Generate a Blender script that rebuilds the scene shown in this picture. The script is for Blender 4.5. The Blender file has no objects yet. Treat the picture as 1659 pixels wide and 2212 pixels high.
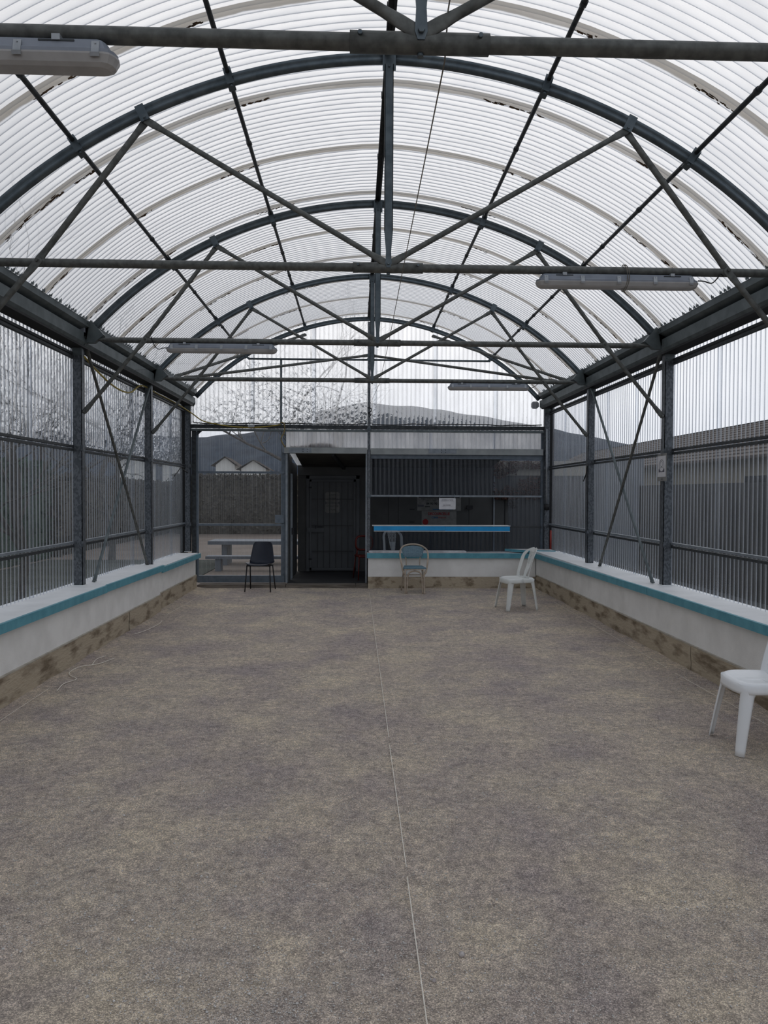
import bpy, math, random
import numpy as np
from mathutils import Vector, Matrix, noise
random.seed(7)
R = math.radians
SC = bpy.context.scene
COL = SC.collection

# ------------------------------------------------------------------ camera, sky, exposure
cam_d = bpy.data.cameras.new('camera')
cam = bpy.data.objects.new('camera', cam_d); COL.objects.link(cam); SC.camera = cam
cam_d.sensor_fit = 'HORIZONTAL'; cam_d.sensor_width = 36.0
cam_d.lens = 1654.04 / 1659 * 36.0
cam_d.clip_start = 0.05; cam_d.clip_end = 2000
PITCH, YAW, ROLL = -0.0239, 0.0367, 0.0040
cam.matrix_world = (Matrix.Translation((-0.2189, 0, 1.6)) @ Matrix.Rotation(-YAW, 4, 'Z')
                    @ Matrix.Rotation(math.pi / 2 + PITCH, 4, 'X') @ Matrix.Rotation(ROLL, 4, 'Z'))

SC.view_settings.view_transform = 'Standard'
SC.view_settings.look = 'None'
SC.view_settings.gamma = 1.0
SC.view_settings.use_curve_mapping = False
SC.view_settings.exposure = 0.32
SC.cycles.max_bounces = 8
SC.cycles.diffuse_bounces = 4
SC.cycles.glossy_bounces = 3
SC.cycles.transmission_bounces = 6
SC.cycles.transparent_max_bounces = 24
SC.cycles.caustics_reflective = False
SC.cycles.caustics_refractive = False


def world():
    w = bpy.data.worlds.new('overcast_sky'); SC.world = w; w.use_nodes = True
    nt = w.node_tree; N = nt.nodes; L = nt.links; N.clear()
    out = N.new('ShaderNodeOutputWorld'); bg = N.new('ShaderNodeBackground')
    tc = N.new('ShaderNodeTexCoord')
    nrm = N.new('ShaderNodeVectorMath'); nrm.operation = 'NORMALIZE'
    L.new(tc.outputs['Generated'], nrm.inputs[0])
    # sun hidden behind the cloud layer: broad bright area high ahead
    sd = Vector((0.10, 0.80, 0.66)).normalized()
    dot = N.new('ShaderNodeVectorMath'); dot.operation = 'DOT_PRODUCT'
    dot.inputs[1].default_value = sd
    L.new(nrm.outputs[0], dot.inputs[0])
    mr = N.new('ShaderNodeMapRange'); mr.interpolation_type = 'SMOOTHSTEP'
    mr.inputs[1].default_value = 0.66; mr.inputs[2].default_value = 0.99
    L.new(dot.outputs['Value'], mr.inputs[0])
    # soft cloud structure
    mp = N.new('ShaderNodeMapping'); mp.inputs['Scale'].default_value = (1, 1, 2.2)
    L.new(nrm.outputs[0], mp.inputs[0])
    nz = N.new('ShaderNodeTexNoise'); nz.inputs['Scale'].default_value = 2.4
    nz.inputs['Detail'].default_value = 4; nz.inputs['Roughness'].default_value = .5
    L.new(mp.outputs[0], nz.inputs['Vector'])
    cr = N.new('ShaderNodeValToRGB')
    cr.color_ramp.elements[0].position = .33; cr.color_ramp.elements[0].color = (.49, .545, .635, 1)
    cr.color_ramp.elements[1].position = .66; cr.color_ramp.elements[1].color = (.80, .82, .86, 1)
    L.new(nz.outputs[0], cr.inputs[0])
    # darker bluish cloud bank towards the west (-x)
    sx = N.new('ShaderNodeSeparateXYZ'); L.new(nrm.outputs[0], sx.inputs[0])
    mw = N.new('ShaderNodeMapRange'); mw.inputs[1].default_value = -0.50; mw.inputs[2].default_value = 0.12
    mw.inputs[3].default_value = 0.50; mw.inputs[4].default_value = 1.0
    mw.interpolation_type = 'SMOOTHSTEP'
    L.new(sx.outputs['X'], mw.inputs[0])
    me_ = N.new('ShaderNodeMapRange'); me_.inputs[1].default_value = 0.30; me_.inputs[2].default_value = 0.85
    me_.inputs[3].default_value = 1.0; me_.inputs[4].default_value = 0.70; me_.interpolation_type = 'SMOOTHSTEP'
    L.new(sx.outputs['X'], me_.inputs[0])
    mm = N.new('ShaderNodeMath'); mm.operation = 'MULTIPLY'; L.new(mw.outputs[0], mm.inputs[0]); L.new(me_.outputs[0], mm.inputs[1])
    m1 = N.new('ShaderNodeMix'); m1.data_type = 'RGBA'; m1.blend_type = 'MULTIPLY'; m1.inputs[0].default_value = 1
    L.new(cr.outputs[0], m1.inputs[6]); L.new(mm.outputs[0], m1.inputs[7])
    glow = N.new('ShaderNodeMix'); glow.data_type = 'RGBA'; glow.blend_type = 'MIX'
    glow.inputs[7].default_value = (1.02, .985, .96, 1)
    L.new(mr.outputs[0], glow.inputs[0]); L.new(m1.outputs[2], glow.inputs[6])
    L.new(glow.outputs[2], bg.inputs[0]); bg.inputs[1].default_value = 1.05
    L.new(bg.outputs[0], out.inputs[0])


world()

# ------------------------------------------------------------------ materials
MATS = {}


def rgb(r, g, b):
    f = lambda c: ((c / 255 + .055) / 1.055) ** 2.4 if c > 10 else c / 255 / 12.92
    return (f(r), f(g), f(b), 1)


def pmat(name, c1, c2=None, scale=8.0, rough=.6, metal=0.0, bump=0.0, bscale=None, detail=4, lo=.35, hi=.65,
         stretch=(1, 1, 1), spec=.4, voronoi=False):
    m = bpy.data.materials.new(name); m.use_nodes = True; nt = m.node_tree; N = nt.nodes; L = nt.links
    b = N['Principled BSDF']; b.inputs['Roughness'].default_value = rough; b.inputs['Metallic'].default_value = metal
    b.inputs['Specular IOR Level'].default_value = spec
    geo = N.new('ShaderNodeNewGeometry'); mp = N.new('ShaderNodeMapping'); mp.inputs['Scale'].default_value = stretch
    L.new(geo.outputs['Position'], mp.inputs[0])
    if c2 is None: c2 = tuple(min(1, c * 1.25) for c in c1[:3]) + (1,)
    if voronoi:
        nz = N.new('ShaderNodeTexVoronoi'); nz.inputs['Scale'].default_value = scale; o = nz.outputs['Color']
        sp = N.new('ShaderNodeSeparateColor'); L.new(nz.outputs['Color'], sp.inputs[0]); o = sp.outputs[0]
    else:
        nz = N.new('ShaderNodeTexNoise'); nz.inputs['Scale'].default_value = scale
        nz.inputs['Detail'].default_value = detail; o = nz.outputs[0]
    L.new(mp.outputs[0], nz.inputs['Vector'])
    cr = N.new('ShaderNodeValToRGB'); cr.color_ramp.elements[0].position = lo; cr.color_ramp.elements[1].position = hi
    cr.color_ramp.elements[0].color = c1; cr.color_ramp.elements[1].color = c2
    L.new(o, cr.inputs[0]); L.new(cr.outputs[0], b.inputs['Base Color'])
    if bump:
        n2 = N.new('ShaderNodeTexNoise'); n2.inputs['Scale'].default_value = bscale or scale * 6
        n2.inputs['Detail'].default_value = 5
        L.new(mp.outputs[0], n2.inputs['Vector'])
        bp = N.new('ShaderNodeBump'); bp.inputs['Strength'].default_value = bump; bp.inputs['Distance'].default_value = .01
        L.new(n2.outputs[0], bp.inputs['Height']); L.new(bp.outputs[0], b.inputs['Normal'])
    MATS[name] = m
    return m


pmat('tube_steel', (.085, .088, .082, 1), (.15, .155, .145, 1), 25, .55, .35)
pmat('arch_steel', (.075, .095, .108, 1), (.12, .145, .16, 1), 14, .42, .5)
pmat('post_steel', (.085, .095, .105, 1), (.145, .158, .175, 1), 70, .45, .45, voronoi=True, stretch=(1, 1, .6))
pmat('gutter_steel', (.10, .12, .125, 1), (.15, .175, .18, 1), 8, .5, .4)
pmat('dark_steel', (.03, .034, .038, 1), (.06, .066, .07, 1), 20, .5, .4)
pmat('aluminium', (.20, .225, .25, 1), (.27, .30, .33, 1), 12, .45, .3)
pmat('frame_blue_grey', (.115, .145, .175, 1), (.16, .19, .225, 1), 14, .5, .2)
pmat('lintel_paint', (.27, .29, .29, 1), (.35, .37, .37, 1), 6, .6)
pmat('white_paint', (.76, .77, .775, 1), (.86, .87, .875, 1), 3, .55, bump=.15, bscale=40)
pmat('render_wall', (.78, .765, .735, 1), (.88, .865, .835, 1), 4, .85, bump=.25, bscale=110)
pmat('teal_paint', (.085, .285, .36, 1), (.12, .36, .44, 1), 10, .5, bump=.15, bscale=60)
pmat('blue_paint', (.008, .30, .66, 1), (.012, .35, .74, 1), 5, .4)
pmat('edge_white', (.62, .63, .64, 1), (.72, .72, .72, 1), 20, .6)
pmat('bar_top_paint', (.42, .41, .42, 1), (.66, .66, .66, 1), 9, .6)
pmat('concrete', (.19, .145, .095, 1), (.46, .385, .285, 1), 7, .92, bump=.9, bscale=30, lo=.34, hi=.52, detail=8, stretch=(1, .45, 1.6))
pmat('concrete_ledge', (.38, .34, .28, 1), (.5, .46, .40, 1), 12, .9, bump=.3)
pmat('old_wood', (.10, .085, .07, 1), (.22, .19, .16, 1), 8, .85, bump=.4, stretch=(.4, 3, 3))
pmat('navy_plastic', (.010, .013, .024, 1), (.014, .018, .032, 1), 5, .42)
pmat('black_metal', (.006, .006, .007, 1), (.010, .010, .012, 1), 5, .4)
pmat('black_rubber', (.008, .008, .009, 1), (.014, .014, .015, 1), 9, .6)
pmat('white_plastic', (.82, .84, .855, 1), (.90, .91, .92, 1), 4, .32, spec=.5, lo=.3, hi=.7)
pmat('ivory_plastic', (.68, .69, .66, 1), (.78, .79, .76, 1), 6, .38, spec=.5)
pmat('red_plastic', (.09, .010, .007, 1), (.13, .015, .010, 1), 5, .45)
pmat('red_paint', (.28, .03, .02, 1), (.34, .04, .03, 1), 5, .5)
pmat('cane', (.36, .29, .22, 1), (.48, .40, .32, 1), 18, .5)
pmat('blue_weave', (.11, .20, .26, 1), (.17, .28, .34, 1), 60, .5)
pmat('blue_weave_pale', (.24, .36, .43, 1), (.32, .45, .52, 1), 60, .5)
pmat('lamp_body', (.22, .245, .29, 1), (.27, .295, .34, 1), 10, .5)
pmat('lamp_lens', (.35, .34, .33, 1), (.42, .41, .40, 1), 10, .35)
pmat('lamp_clip', (.33, .35, .37, 1), (.42, .44, .46, 1), 20, .35, .3)
pmat('yellow_hose', (.30, .22, .03, 1), (.40, .31, .06, 1), 6, .45)
pmat('hose_brown', (.16, .12, .04, 1), (.25, .19, .08, 1), 6, .5)
pmat('string', (.78, .72, .62, 1), (.88, .83, .74, 1), 40, .8)
pmat('twine', (.16, .15, .13, 1), (.22, .20, .17, 1), 40, .9)
pmat('panel_grey', (.065, .067, .067, 1), (.08, .082, .082, 1), 3, .6)
pmat('door_grey', (.085, .092, .10, 1), (.105, .112, .12, 1), 3, .55)
pmat('grille_dark', (.03, .032, .034, 1), (.045, .047, .05, 1), 5, .5)
pmat('vestibule_floor', (.028, .028, .03, 1), (.04, .04, .042, 1), 6, .6)
pmat('canopy_dark', (.06, .056, .05, 1), (.09, .084, .076, 1), 4, .8)
pmat('paper', (.60, .60, .62, 1), (.68, .68, .70, 1), 8, .7)
pmat('paper_grey_shade', (.20, .20, .195, 1), (.26, .26, .25, 1), 12, .8)  # grey backing; on corridor notices and posters, shade put into the colour
pmat('ink', (.02, .02, .025, 1), (.03, .03, .035, 1), 5, .7)
pmat('ink_grey', (.10, .10, .13, 1), (.14, .14, .17, 1), 5, .7)
pmat('ink_red', (.26, .008, .012, 1), (.30, .01, .015, 1), 5, .6)
pmat('ink_blue', (.006, .09, .22, 1), (.01, .10, .26, 1), 5, .6)
pmat('dead_leaves', (.07, .035, .022, 1), (.24, .13, .085, 1), 40, .9)
pmat('vine_leaf', (.05, .022, .016, 1), (.13, .06, .042, 1), 30, .8)
pmat('dirt', (.035, .025, .018, 1), (.20, .13, .08, 1), 40, .95, lo=.3, hi=.7, bump=.6)
pmat('bark', (.05, .045, .04, 1), (.10, .09, .08, 1), 10, .9)
pmat('hedge_green', (.012, .032, .02, 1), (.03, .065, .04, 1), 12, .9)
pmat('hedge_brown', (.035, .032, .026, 1), (.075, .066, .052, 1), 9, .9)
pmat('lawn_dark', (.008, .014, .010, 1), (.035, .045, .035, 1), 1.5, .95)
pmat('hill_forest', (.014, .024, .040, 1), (.030, .045, .066, 1), .12, 1.0, detail=8)
pmat('court_ground', (.15, .122, .10, 1), (.20, .165, .14, 1), .8, .95)
pmat('roof_tile', (.055, .042, .034, 1), (.11, .085, .07, 1), 9, .9)
pmat('house_wall', (.36, .33, .27, 1), (.40, .37, .31, 1), 1, .9)
pmat('house_white', (.75, .74, .70, 1), (.8, .8, .76, 1), 1, .9)
pmat('window_dark', (.02, .025, .03, 1), (.03, .035, .04, 1), 1, .2)
pmat('fence_dark', (.022, .026, .030, 1), (.035, .04, .045, 1), 2, .7)
pmat('fence_grey', (.13, .15, .175, 1), (.16, .18, .205, 1), 1, .7)
pmat('pebble', (.38, .36, .345, 1), (.85, .81, .77, 1), 160, .9, lo=.3, hi=.7)
pmat('stone_grey', (.34, .30, .29, 1), (.52, .48, .46, 1), 60, .9)


def floor_mat():
    m = bpy.data.materials.new('gravel_floor'); m.use_nodes = True; nt = m.node_tree; N = nt.nodes; L = nt.links
    b = N['Principled BSDF']; b.inputs['Roughness'].default_value = .95; b.inputs['Specular IOR Level'].default_value = .2
    geo = N.new('ShaderNodeNewGeometry')
    def nz(s, d=5, st=(1, 1, 1), r=.55):
        mp = N.new('ShaderNodeMapping'); mp.inputs['Scale'].default_value = st; L.new(geo.outputs['Position'], mp.inputs[0])
        n = N.new('ShaderNodeTexNoise'); n.inputs['Scale'].default_value = s; n.inputs['Detail'].default_value = d
        n.inputs['Roughness'].default_value = r
        L.new(mp.outputs[0], n.inputs['Vector']); return n.outputs[0]
    def ramp(o, stops):
        c = N.new('ShaderNodeValToRGB'); e = c.color_ramp.elements
        e[0].position, e[0].color = stops[0]; e[1].position, e[1].color = stops[1]
        for p, cc in stops[2:]:
            k = e.new(p); k.color = cc
        L.new(o, c.inputs[0]); return c.outputs[0]
    def mix(a, b2, f, mode='MIX'):
        x = N.new('ShaderNodeMix'); x.data_type = 'RGBA'; x.blend_type = mode
        for s, v in ((0, f), (6, a), (7, b2)):
            if isinstance(v, (int, float, tuple)): x.inputs[s].default_value = v
            else: L.new(v, x.inputs[s])
        return x.outputs[2]
    base = ramp(nz(1.3, 7, (1, .8, 1), .6), [(.36, (.50, .435, .415, 1)), (.62, (.69, .605, .50, 1))])
    patch = ramp(nz(3.1, 6, (1, 1, 1), .6), [(.36, (.86, .86, .88, 1)), (.62, (1.05, 1.04, 1.0, 1))])
    c = mix(base, patch, 1.0, 'MULTIPLY')
    mid = ramp(nz(22, 5, (1, 1, 1), .65), [(.34, (.70, .69, .69, 1)), (.62, (1.20, 1.18, 1.15, 1))])
    c = mix(c, mid, .85, 'MULTIPLY')
    m7 = ramp(nz(7.5, 6, (1, 1, 1), .7), [(.36, (.88, .87, .86, 1)), (.64, (1.12, 1.11, 1.09, 1))])
    c = mix(c, m7, .9, 'MULTIPLY')
    # single grains
    v = N.new('ShaderNodeTexVoronoi'); v.inputs['Scale'].default_value = 260; v.inputs['Randomness'].default_value = 1
    L.new(geo.outputs['Position'], v.inputs['Vector'])
    sp = N.new('ShaderNodeSeparateColor'); L.new(v.outputs['Color'], sp.inputs[0])
    grain = ramp(sp.outputs[0], [(.05, (.36, .36, .38, 1)), (.95, (1.95, 1.92, 1.90, 1)), (.60, (.95, .94, .93, 1))])
    c = mix(c, grain, .62, 'MULTIPLY')
    L.new(c, b.inputs['Base Color'])
    # relief
    vb = N.new('ShaderNodeMath'); vb.operation = 'MULTIPLY'; vb.inputs[1].default_value = -1.0
    L.new(v.outputs['Distance'], vb.inputs[0])
    b1 = N.new('ShaderNodeBump'); b1.inputs['Strength'].default_value = .9; b1.inputs['Distance'].default_value = .004
    L.new(vb.outputs[0], b1.inputs['Height'])
    b2 = N.new('ShaderNodeBump'); b2.inputs['Strength'].default_value = .8; b2.inputs['Distance'].default_value = .02
    L.new(nz(30, 6, (1, 1, 1), .7), b2.inputs['Height']); L.new(b1.outputs[0], b2.inputs['Normal'])
    L.new(b2.outputs[0], b.inputs['Normal'])
    MATS['gravel_floor'] = m


floor_mat()


def sheet_mat(name, clear=(.90, .92, .95, 1), haze=.10, edge=.75, power=1.6, milk=(.80, .82, .84, 1), strip=False,
              stain=(.66, .61, .54, 1), streak=.0, gloss=.03, wobble=0.0, refr=.5):
    """clear corrugated plastic: transparent face on, milky where seen edge on (longer path through the hazy sheet)"""
    m = bpy.data.materials.new(name); m.use_nodes = True; nt = m.node_tree; N = nt.nodes; L = nt.links; N.clear()
    out = N.new('ShaderNodeOutputMaterial'); geo = N.new('ShaderNodeNewGeometry')
    tr = N.new('ShaderNodeBsdfTransparent'); tr.inputs[0].default_value = clear
    df = N.new('ShaderNodeBsdfDiffuse'); tl = N.new('ShaderNodeBsdfTranslucent')
    gl = N.new('ShaderNodeBsdfGlossy'); gl.inputs['Roughness'].default_value = .12
    gl.inputs[0].default_value = (.9, .92, .95, 1)
    hz = N.new('ShaderNodeMixShader'); hz.inputs[0].default_value = .84
    L.new(df.outputs[0], hz.inputs[1]); L.new(tl.outputs[0], hz.inputs[2])
    lw = N.new('ShaderNodeLayerWeight'); lw.inputs['Blend'].default_value = .5
    pw = N.new('ShaderNodeMath'); pw.operation = 'POWER'; pw.inputs[1].default_value = power
    L.new(lw.outputs['Facing'], pw.inputs[0])
    ma = N.new('ShaderNodeMath'); ma.operation = 'MULTIPLY_ADD'; ma.inputs[1].default_value = edge; ma.inputs[2].default_value = haze
    L.new(pw.outputs[0], ma.inputs[0]); f = ma.outputs[0]
    milkc = None
    # weathering: soft dust clouds and fine specks of the surface
    mp = N.new('ShaderNodeMapping'); mp.inputs['Scale'].default_value = (3, 3, .8) if not strip else (1.2, 3, 1.2)
    L.new(geo.outputs['Position'], mp.inputs[0])
    nz = N.new('ShaderNodeTexNoise'); nz.inputs['Scale'].default_value = 2.0; nz.inputs['Detail'].default_value = 6
    nz.inputs['Roughness'].default_value = .65
    L.new(mp.outputs[0], nz.inputs['Vector'])
    mr = N.new('ShaderNodeMapRange'); mr.inputs[1].default_value = .4; mr.inputs[2].default_value = .75
    mr.inputs[3].default_value = 0; mr.inputs[4].default_value = streak
    L.new(nz.outputs[0], mr.inputs[0])
    ad = N.new('ShaderNodeMath'); ad.operation = 'ADD'; ad.use_clamp = True
    L.new(f, ad.inputs[0]); L.new(mr.outputs[0], ad.inputs[1]); f = ad.outputs[0]
    if strip:
        # overlap of two sheets: grime caught in the lap (local y < lap width)
        tc = N.new('ShaderNodeTexCoord'); sy = N.new('ShaderNodeSeparateXYZ'); L.new(tc.outputs['Object'], sy.inputs[0])
        n2 = N.new('ShaderNodeTexNoise'); n2.inputs['Scale'].default_value = 5; n2.inputs['Detail'].default_value = 5
        L.new(geo.outputs['Position'], n2.inputs['Vector'])
        m2 = N.new('ShaderNodeMath'); m2.operation = 'MULTIPLY_ADD'; m2.inputs[1].default_value = .05; m2.inputs[2].default_value = -.025
        L.new(n2.outputs[0], m2.inputs[0])
        a2 = N.new('ShaderNodeMath'); a2.operation = 'ADD'; L.new(sy.outputs['Y'], a2.inputs[0]); L.new(m2.outputs[0], a2.inputs[1])
        ms = N.new('ShaderNodeMapRange'); ms.interpolation_type = 'SMOOTHSTEP'
        ms.inputs[1].default_value = .105; ms.inputs[2].default_value = .085; ms.inputs[3].default_value = 0; ms.inputs[4].default_value = 1
        L.new(a2.outputs[0], ms.inputs[0])
        mx = N.new('ShaderNodeMath'); mx.operation = 'MULTIPLY'; mx.inputs[1].default_value = .50
        L.new(ms.outputs[0], mx.inputs[0])
        a3 = N.new('ShaderNodeMath'); a3.operation = 'ADD'; a3.use_clamp = True
        L.new(f, a3.inputs[0]); L.new(mx.outputs[0], a3.inputs[1]); f = a3.outputs[0]
        mc = N.new('ShaderNodeMix'); mc.data_type = 'RGBA'
        mc.inputs[6].default_value = milk; mc.inputs[7].default_value = stain
        L.new(ms.outputs[0], mc.inputs[0]); milkc = mc.outputs[2]
    for s in (df, tl):
        if milkc is not None: L.new(milkc, s.inputs[0])
        else: s.inputs[0].default_value = milk
    if wobble:
        nb = N.new('ShaderNodeTexNoise'); nb.inputs['Scale'].default_value = 15; nb.inputs['Detail'].default_value = 2
        mb = N.new('ShaderNodeMapping'); mb.inputs['Scale'].default_value = (1, 1, .7)
        L.new(geo.outputs['Position'], mb.inputs[0]); L.new(mb.outputs[0], nb.inputs['Vector'])
        bp = N.new('ShaderNodeBump'); bp.inputs['Strength'].default_value = 1.0; bp.inputs['Distance'].default_value = .12 * wobble
        nl = N.new('ShaderNodeTexNoise'); nl.inputs['Scale'].default_value = 1.1; nl.inputs['Detail'].default_value = 2
        L.new(geo.outputs['Position'], nl.inputs['Vector'])
        nm = N.new('ShaderNodeMapRange'); nm.inputs[1].default_value = .38; nm.inputs[2].default_value = .58; L.new(nl.outputs[0], nm.inputs[0])
        hm = N.new('ShaderNodeMath'); hm.operation = 'MULTIPLY'; L.new(nb.outputs[0], hm.inputs[0]); L.new(nm.outputs[0], hm.inputs[1])
        L.new(hm.outputs[0], bp.inputs['Height'])
        rf = N.new('ShaderNodeBsdfRefraction'); rf.inputs['IOR'].default_value = 1.13; rf.inputs['Roughness'].default_value = .02
        rf.inputs[0].default_value = clear
        L.new(bp.outputs[0], rf.inputs['Normal']); L.new(bp.outputs[0], gl.inputs['Normal'])
        mw = N.new('ShaderNodeMixShader'); mw.inputs[0].default_value = refr
        L.new(tr.outputs[0], mw.inputs[1]); L.new(rf.outputs[0], mw.inputs[2]); clear_out = mw.outputs[0]
    else:
        clear_out = tr.outputs[0]
    mixs = N.new('ShaderNodeMixShader'); L.new(f, mixs.inputs[0]); L.new(clear_out, mixs.inputs[1]); L.new(hz.outputs[0], mixs.inputs[2])
    fr = N.new('ShaderNodeMath'); fr.operation = 'POWER'; fr.inputs[1].default_value = 4.5
    L.new(lw.outputs['Facing'], fr.inputs[0])
    fm = N.new('ShaderNodeMath'); fm.operation = 'MULTIPLY_ADD'; fm.inputs[1].default_value = .75; fm.inputs[2].default_value = gloss
    L.new(fr.outputs[0], fm.inputs[0])
    fin = N.new('ShaderNodeMixShader'); L.new(fm.outputs[0], fin.inputs[0]); L.new(mixs.outputs[0], fin.inputs[1]); L.new(gl.outputs[0], fin.inputs[2])
    L.new(fin.outputs[0], out.inputs[0])
    MATS[name] = m
    return m


sheet_mat('roof_plastic', haze=.40, edge=.50, power=1.6, strip=True, streak=.18, milk=(.86, .875, .90, 1))
sheet_mat('wall_plastic', haze=.03, edge=.85, power=2.7, streak=.07)
sheet_mat('wall_plastic_wavy', haze=.03, edge=.85, power=2.6, streak=.06, wobble=.6, refr=.6)
sheet_mat('gable_plastic_wavy', haze=.10, edge=.9, power=1.2, streak=.12, wobble=1.0, refr=.6)
sheet_mat('gable_plastic_mid', haze=.09, edge=1.0, power=1.2, streak=.15, wobble=.35, refr=.5)
sheet_mat('gable_plastic', haze=.06, edge=1.1, power=1.25, streak=.22, wobble=.08, refr=.3)
sheet_mat('frosted_plastic', clear=(.85, .88, .93, 1), haze=.55, edge=.4, streak=.35, milk=(.84, .86, .90, 1))
sheet_mat('smoked_plastic', clear=(.56, .60, .66, 1), haze=.05, edge=.55, power=1.4, milk=(.50, .54, .62, 1), streak=.06)
sheet_mat('plain_plastic', haze=.3, edge=.5)

# ------------------------------------------------------------------ helpers
ORG = {}


def tag(o, label=None, cat=None, group=None, kind=None):
    if label: o['label'] = label
    if cat: o['category'] = cat
    if group: o['group'] = group
    if kind: o['kind'] = kind
    return o


def thing(name, label=None, cat=None, loc=(0, 0, 0), rz=0.0, group=None, kind=None, local=False):
    o = bpy.data.objects.new(name, None); COL.objects.link(o)
    o.location = loc; o.rotation_euler = (0, 0, rz); o.empty_display_size = .1
    ORG[o] = Vector((0, 0, 0)) if local else Vector(loc)
    return tag(o, label, cat, group, kind)


def frame_of(d, up=Vector((0, 0, 1))):
    d = d.normalized()
    s = d.cross(up)
    if s.length < 1e-4: s = d.cross(Vector((0, 1, 0)))
    s.normalize(); u = s.cross(d).normalized()
    return d, s, u


class MB:
    def __init__(self): self.v = []; self.f = []; self.sm = []

    def add(self, vs, fs, smooth=False):
        n = len(self.v); self.v += [tuple(p) for p in vs]
        self.f += [tuple(i + n for i in f) for f in fs]; self.sm += [smooth] * len(fs); return self

    def box(self, x0, x1, y0, y1, z0, z1, c=0.0):
        if c <= 0:
            vs = [(x, y, z) for z in (z0, z1) for y in (y0, y1) for x in (x0, x1)]
            return self.add(vs, [(0, 2, 3, 1), (4, 5, 7, 6), (0, 1, 5, 4), (2, 6, 7, 3), (0, 4, 6, 2), (1, 3, 7, 5)])
        # chamfered vertical-ring box
        prof = [(x0 + c, z0), (x1 - c, z0), (x1, z0 + c), (x1, z1 - c), (x1 - c, z1), (x0 + c, z1), (x0, z1 - c), (x0, z0 + c)]
        return self.prism(prof, 'Y', y0, y1)

    def prism(self, prof, axis, a0, a1):
        n = len(prof)
        def P(p, a):
            return (p[0], a, p[1]) if axis == 'Y' else ((a, p[0], p[1]) if axis == 'X' else (p[0], p[1], a))
        vs = [P(p, a0) for p in prof] + [P(p, a1) for p in prof]
        fs = [(i, (i + 1) % n, n + (i + 1) % n, n + i) for i in range(n)] + [tuple(range(n))[::-1], tuple(range(n, 2 * n))]
        return self.add(vs, fs)

    def bar(self, p0, p1, w, h, up=Vector((0, 0, 1))):
        p0, p1 = Vector(p0), Vector(p1); d, s, u = frame_of(p1 - p0, up)
        vs = [p + s * a * w / 2 + u * b * h / 2 for p in (p0, p1) for a, b in ((-1, -1), (1, -1), (1, 1), (-1, 1))]
        return self.add(vs, [(0, 1, 5, 4), (1, 2, 6, 5), (2, 3, 7, 6), (3, 0, 4, 7), (3, 2, 1, 0), (4, 5, 6, 7)])

    def tube(self, pts, r, n=10, closed=False, cap=True, up=Vector((0, 0, 1)), rr=None):
        pts = [Vector(p) for p in pts]; N = len(pts); vs = []
        for i, p in enumerate(pts):
            if closed: t = pts[(i + 1) % N] - pts[i - 1]
            else: t = pts[min(i + 1, N - 1)] - pts[max(i - 1, 0)]
            d, s, u = frame_of(t, up)
            if rr is None: a = b = r
            elif isinstance(rr[i], tuple): a, b = rr[i]
            else: a = b = rr[i]
            for k in range(n):
                q = 2 * math.pi * k / n
                vs.append(p + s * math.cos(q) * a + u * math.sin(q) * b)
        fs = []
        M = N if closed else N - 1
        for i in range(M):
            for k in range(n):
                j = (i + 1) % N
                fs.append((i * n + k, i * n + (k + 1) % n, j * n + (k + 1) % n, j * n + k))
        self.add(vs, fs, True)
        if cap and not closed:
            b = len(self.v) - len(vs)
            self.f += [tuple(b + k for k in range(n))[::-1], tuple(b + (N - 1) * n + k for k in range(n))]; self.sm += [False, False]
        return self

    def strut(self, p0, p1, r, n=12, ends=(1, 1), flat=.07):
        """round tube whose ends are squashed flat (in the truss plane) and drilled for the bolt"""
        p0, p1 = Vector(p0), Vector(p1); d = (p1 - p0).normalized(); Lg = (p1 - p0).length
        st = [(0, 0)]
        pts, rr = [], []
        def put(t, a, b): pts.append(p0 + d * t); rr.append((a, b))
        fl, fw = r * .22, r * 1.35
        if ends[0]: put(-r * .9, fl, fw * .6); put(0, fl, fw); put(flat, fl * 1.1, fw); put(flat + r * 3.5, r, r)
        else: put(0, r, r)
        if ends[1]: put(Lg - flat - r * 3.5, r, r); put(Lg - flat, fl * 1.1, fw); put(Lg, fl, fw); put(Lg + r * .9, fl, fw * .6)
        else: put(Lg, r, r)
        s0 = d.cross(Vector((0, 1, 0)))
        # 's' axis = truss normal (Y), so squash along Y
        upv = s0 if s0.length > 1e-3 else Vector((0, 0, 1))
        return self.tube(pts, r, n, rr=rr, up=upv)

    def disc(self, c, axis, r, h, n=8):
        c = Vector(c); a = Vector(axis).normalized()
        return self.tube([c, c + a * h], r, n, up=Vector((0, 0, 1)) if abs(a.z) < .9 else Vector((0, 1, 0)))

    def build(self, name, mat, parent=None, smooth=None, mods=None):
        me = bpy.data.meshes.new(name)
        vs = self.v
        if parent is not None:
            o = ORG.get(parent, Vector((0, 0, 0)))
            if o.length > 0: vs = [(a[0] - o.x, a[1] - o.y, a[2] - o.z) for a in vs]
        me.from_pydata(vs, [], self.f)
        me.polygons.foreach_set('use_smooth', [bool(s) if smooth is None else smooth for s in self.sm])
        me.materials.append(MATS[mat] if isinstance(mat, str) else mat)
        me.update()
        ob = bpy.data.objects.new(name, me); COL.objects.link(ob)
        if parent is not None:
            ob.parent = parent; ORG[ob] = ORG.get(parent, Vector((0, 0, 0)))
        return ob


def single(name, mb, mat, label, cat, group=None, kind=None, smooth=None):
    return tag(mb.build(name, mat, None, smooth), label, cat, group, kind)


def copy_tree(o, parent=None):
    c = o.copy(); COL.objects.link(c)
    if parent is not None: c.parent = parent
    for ch in list(o.children): copy_tree(ch, c)
    return c


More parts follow.
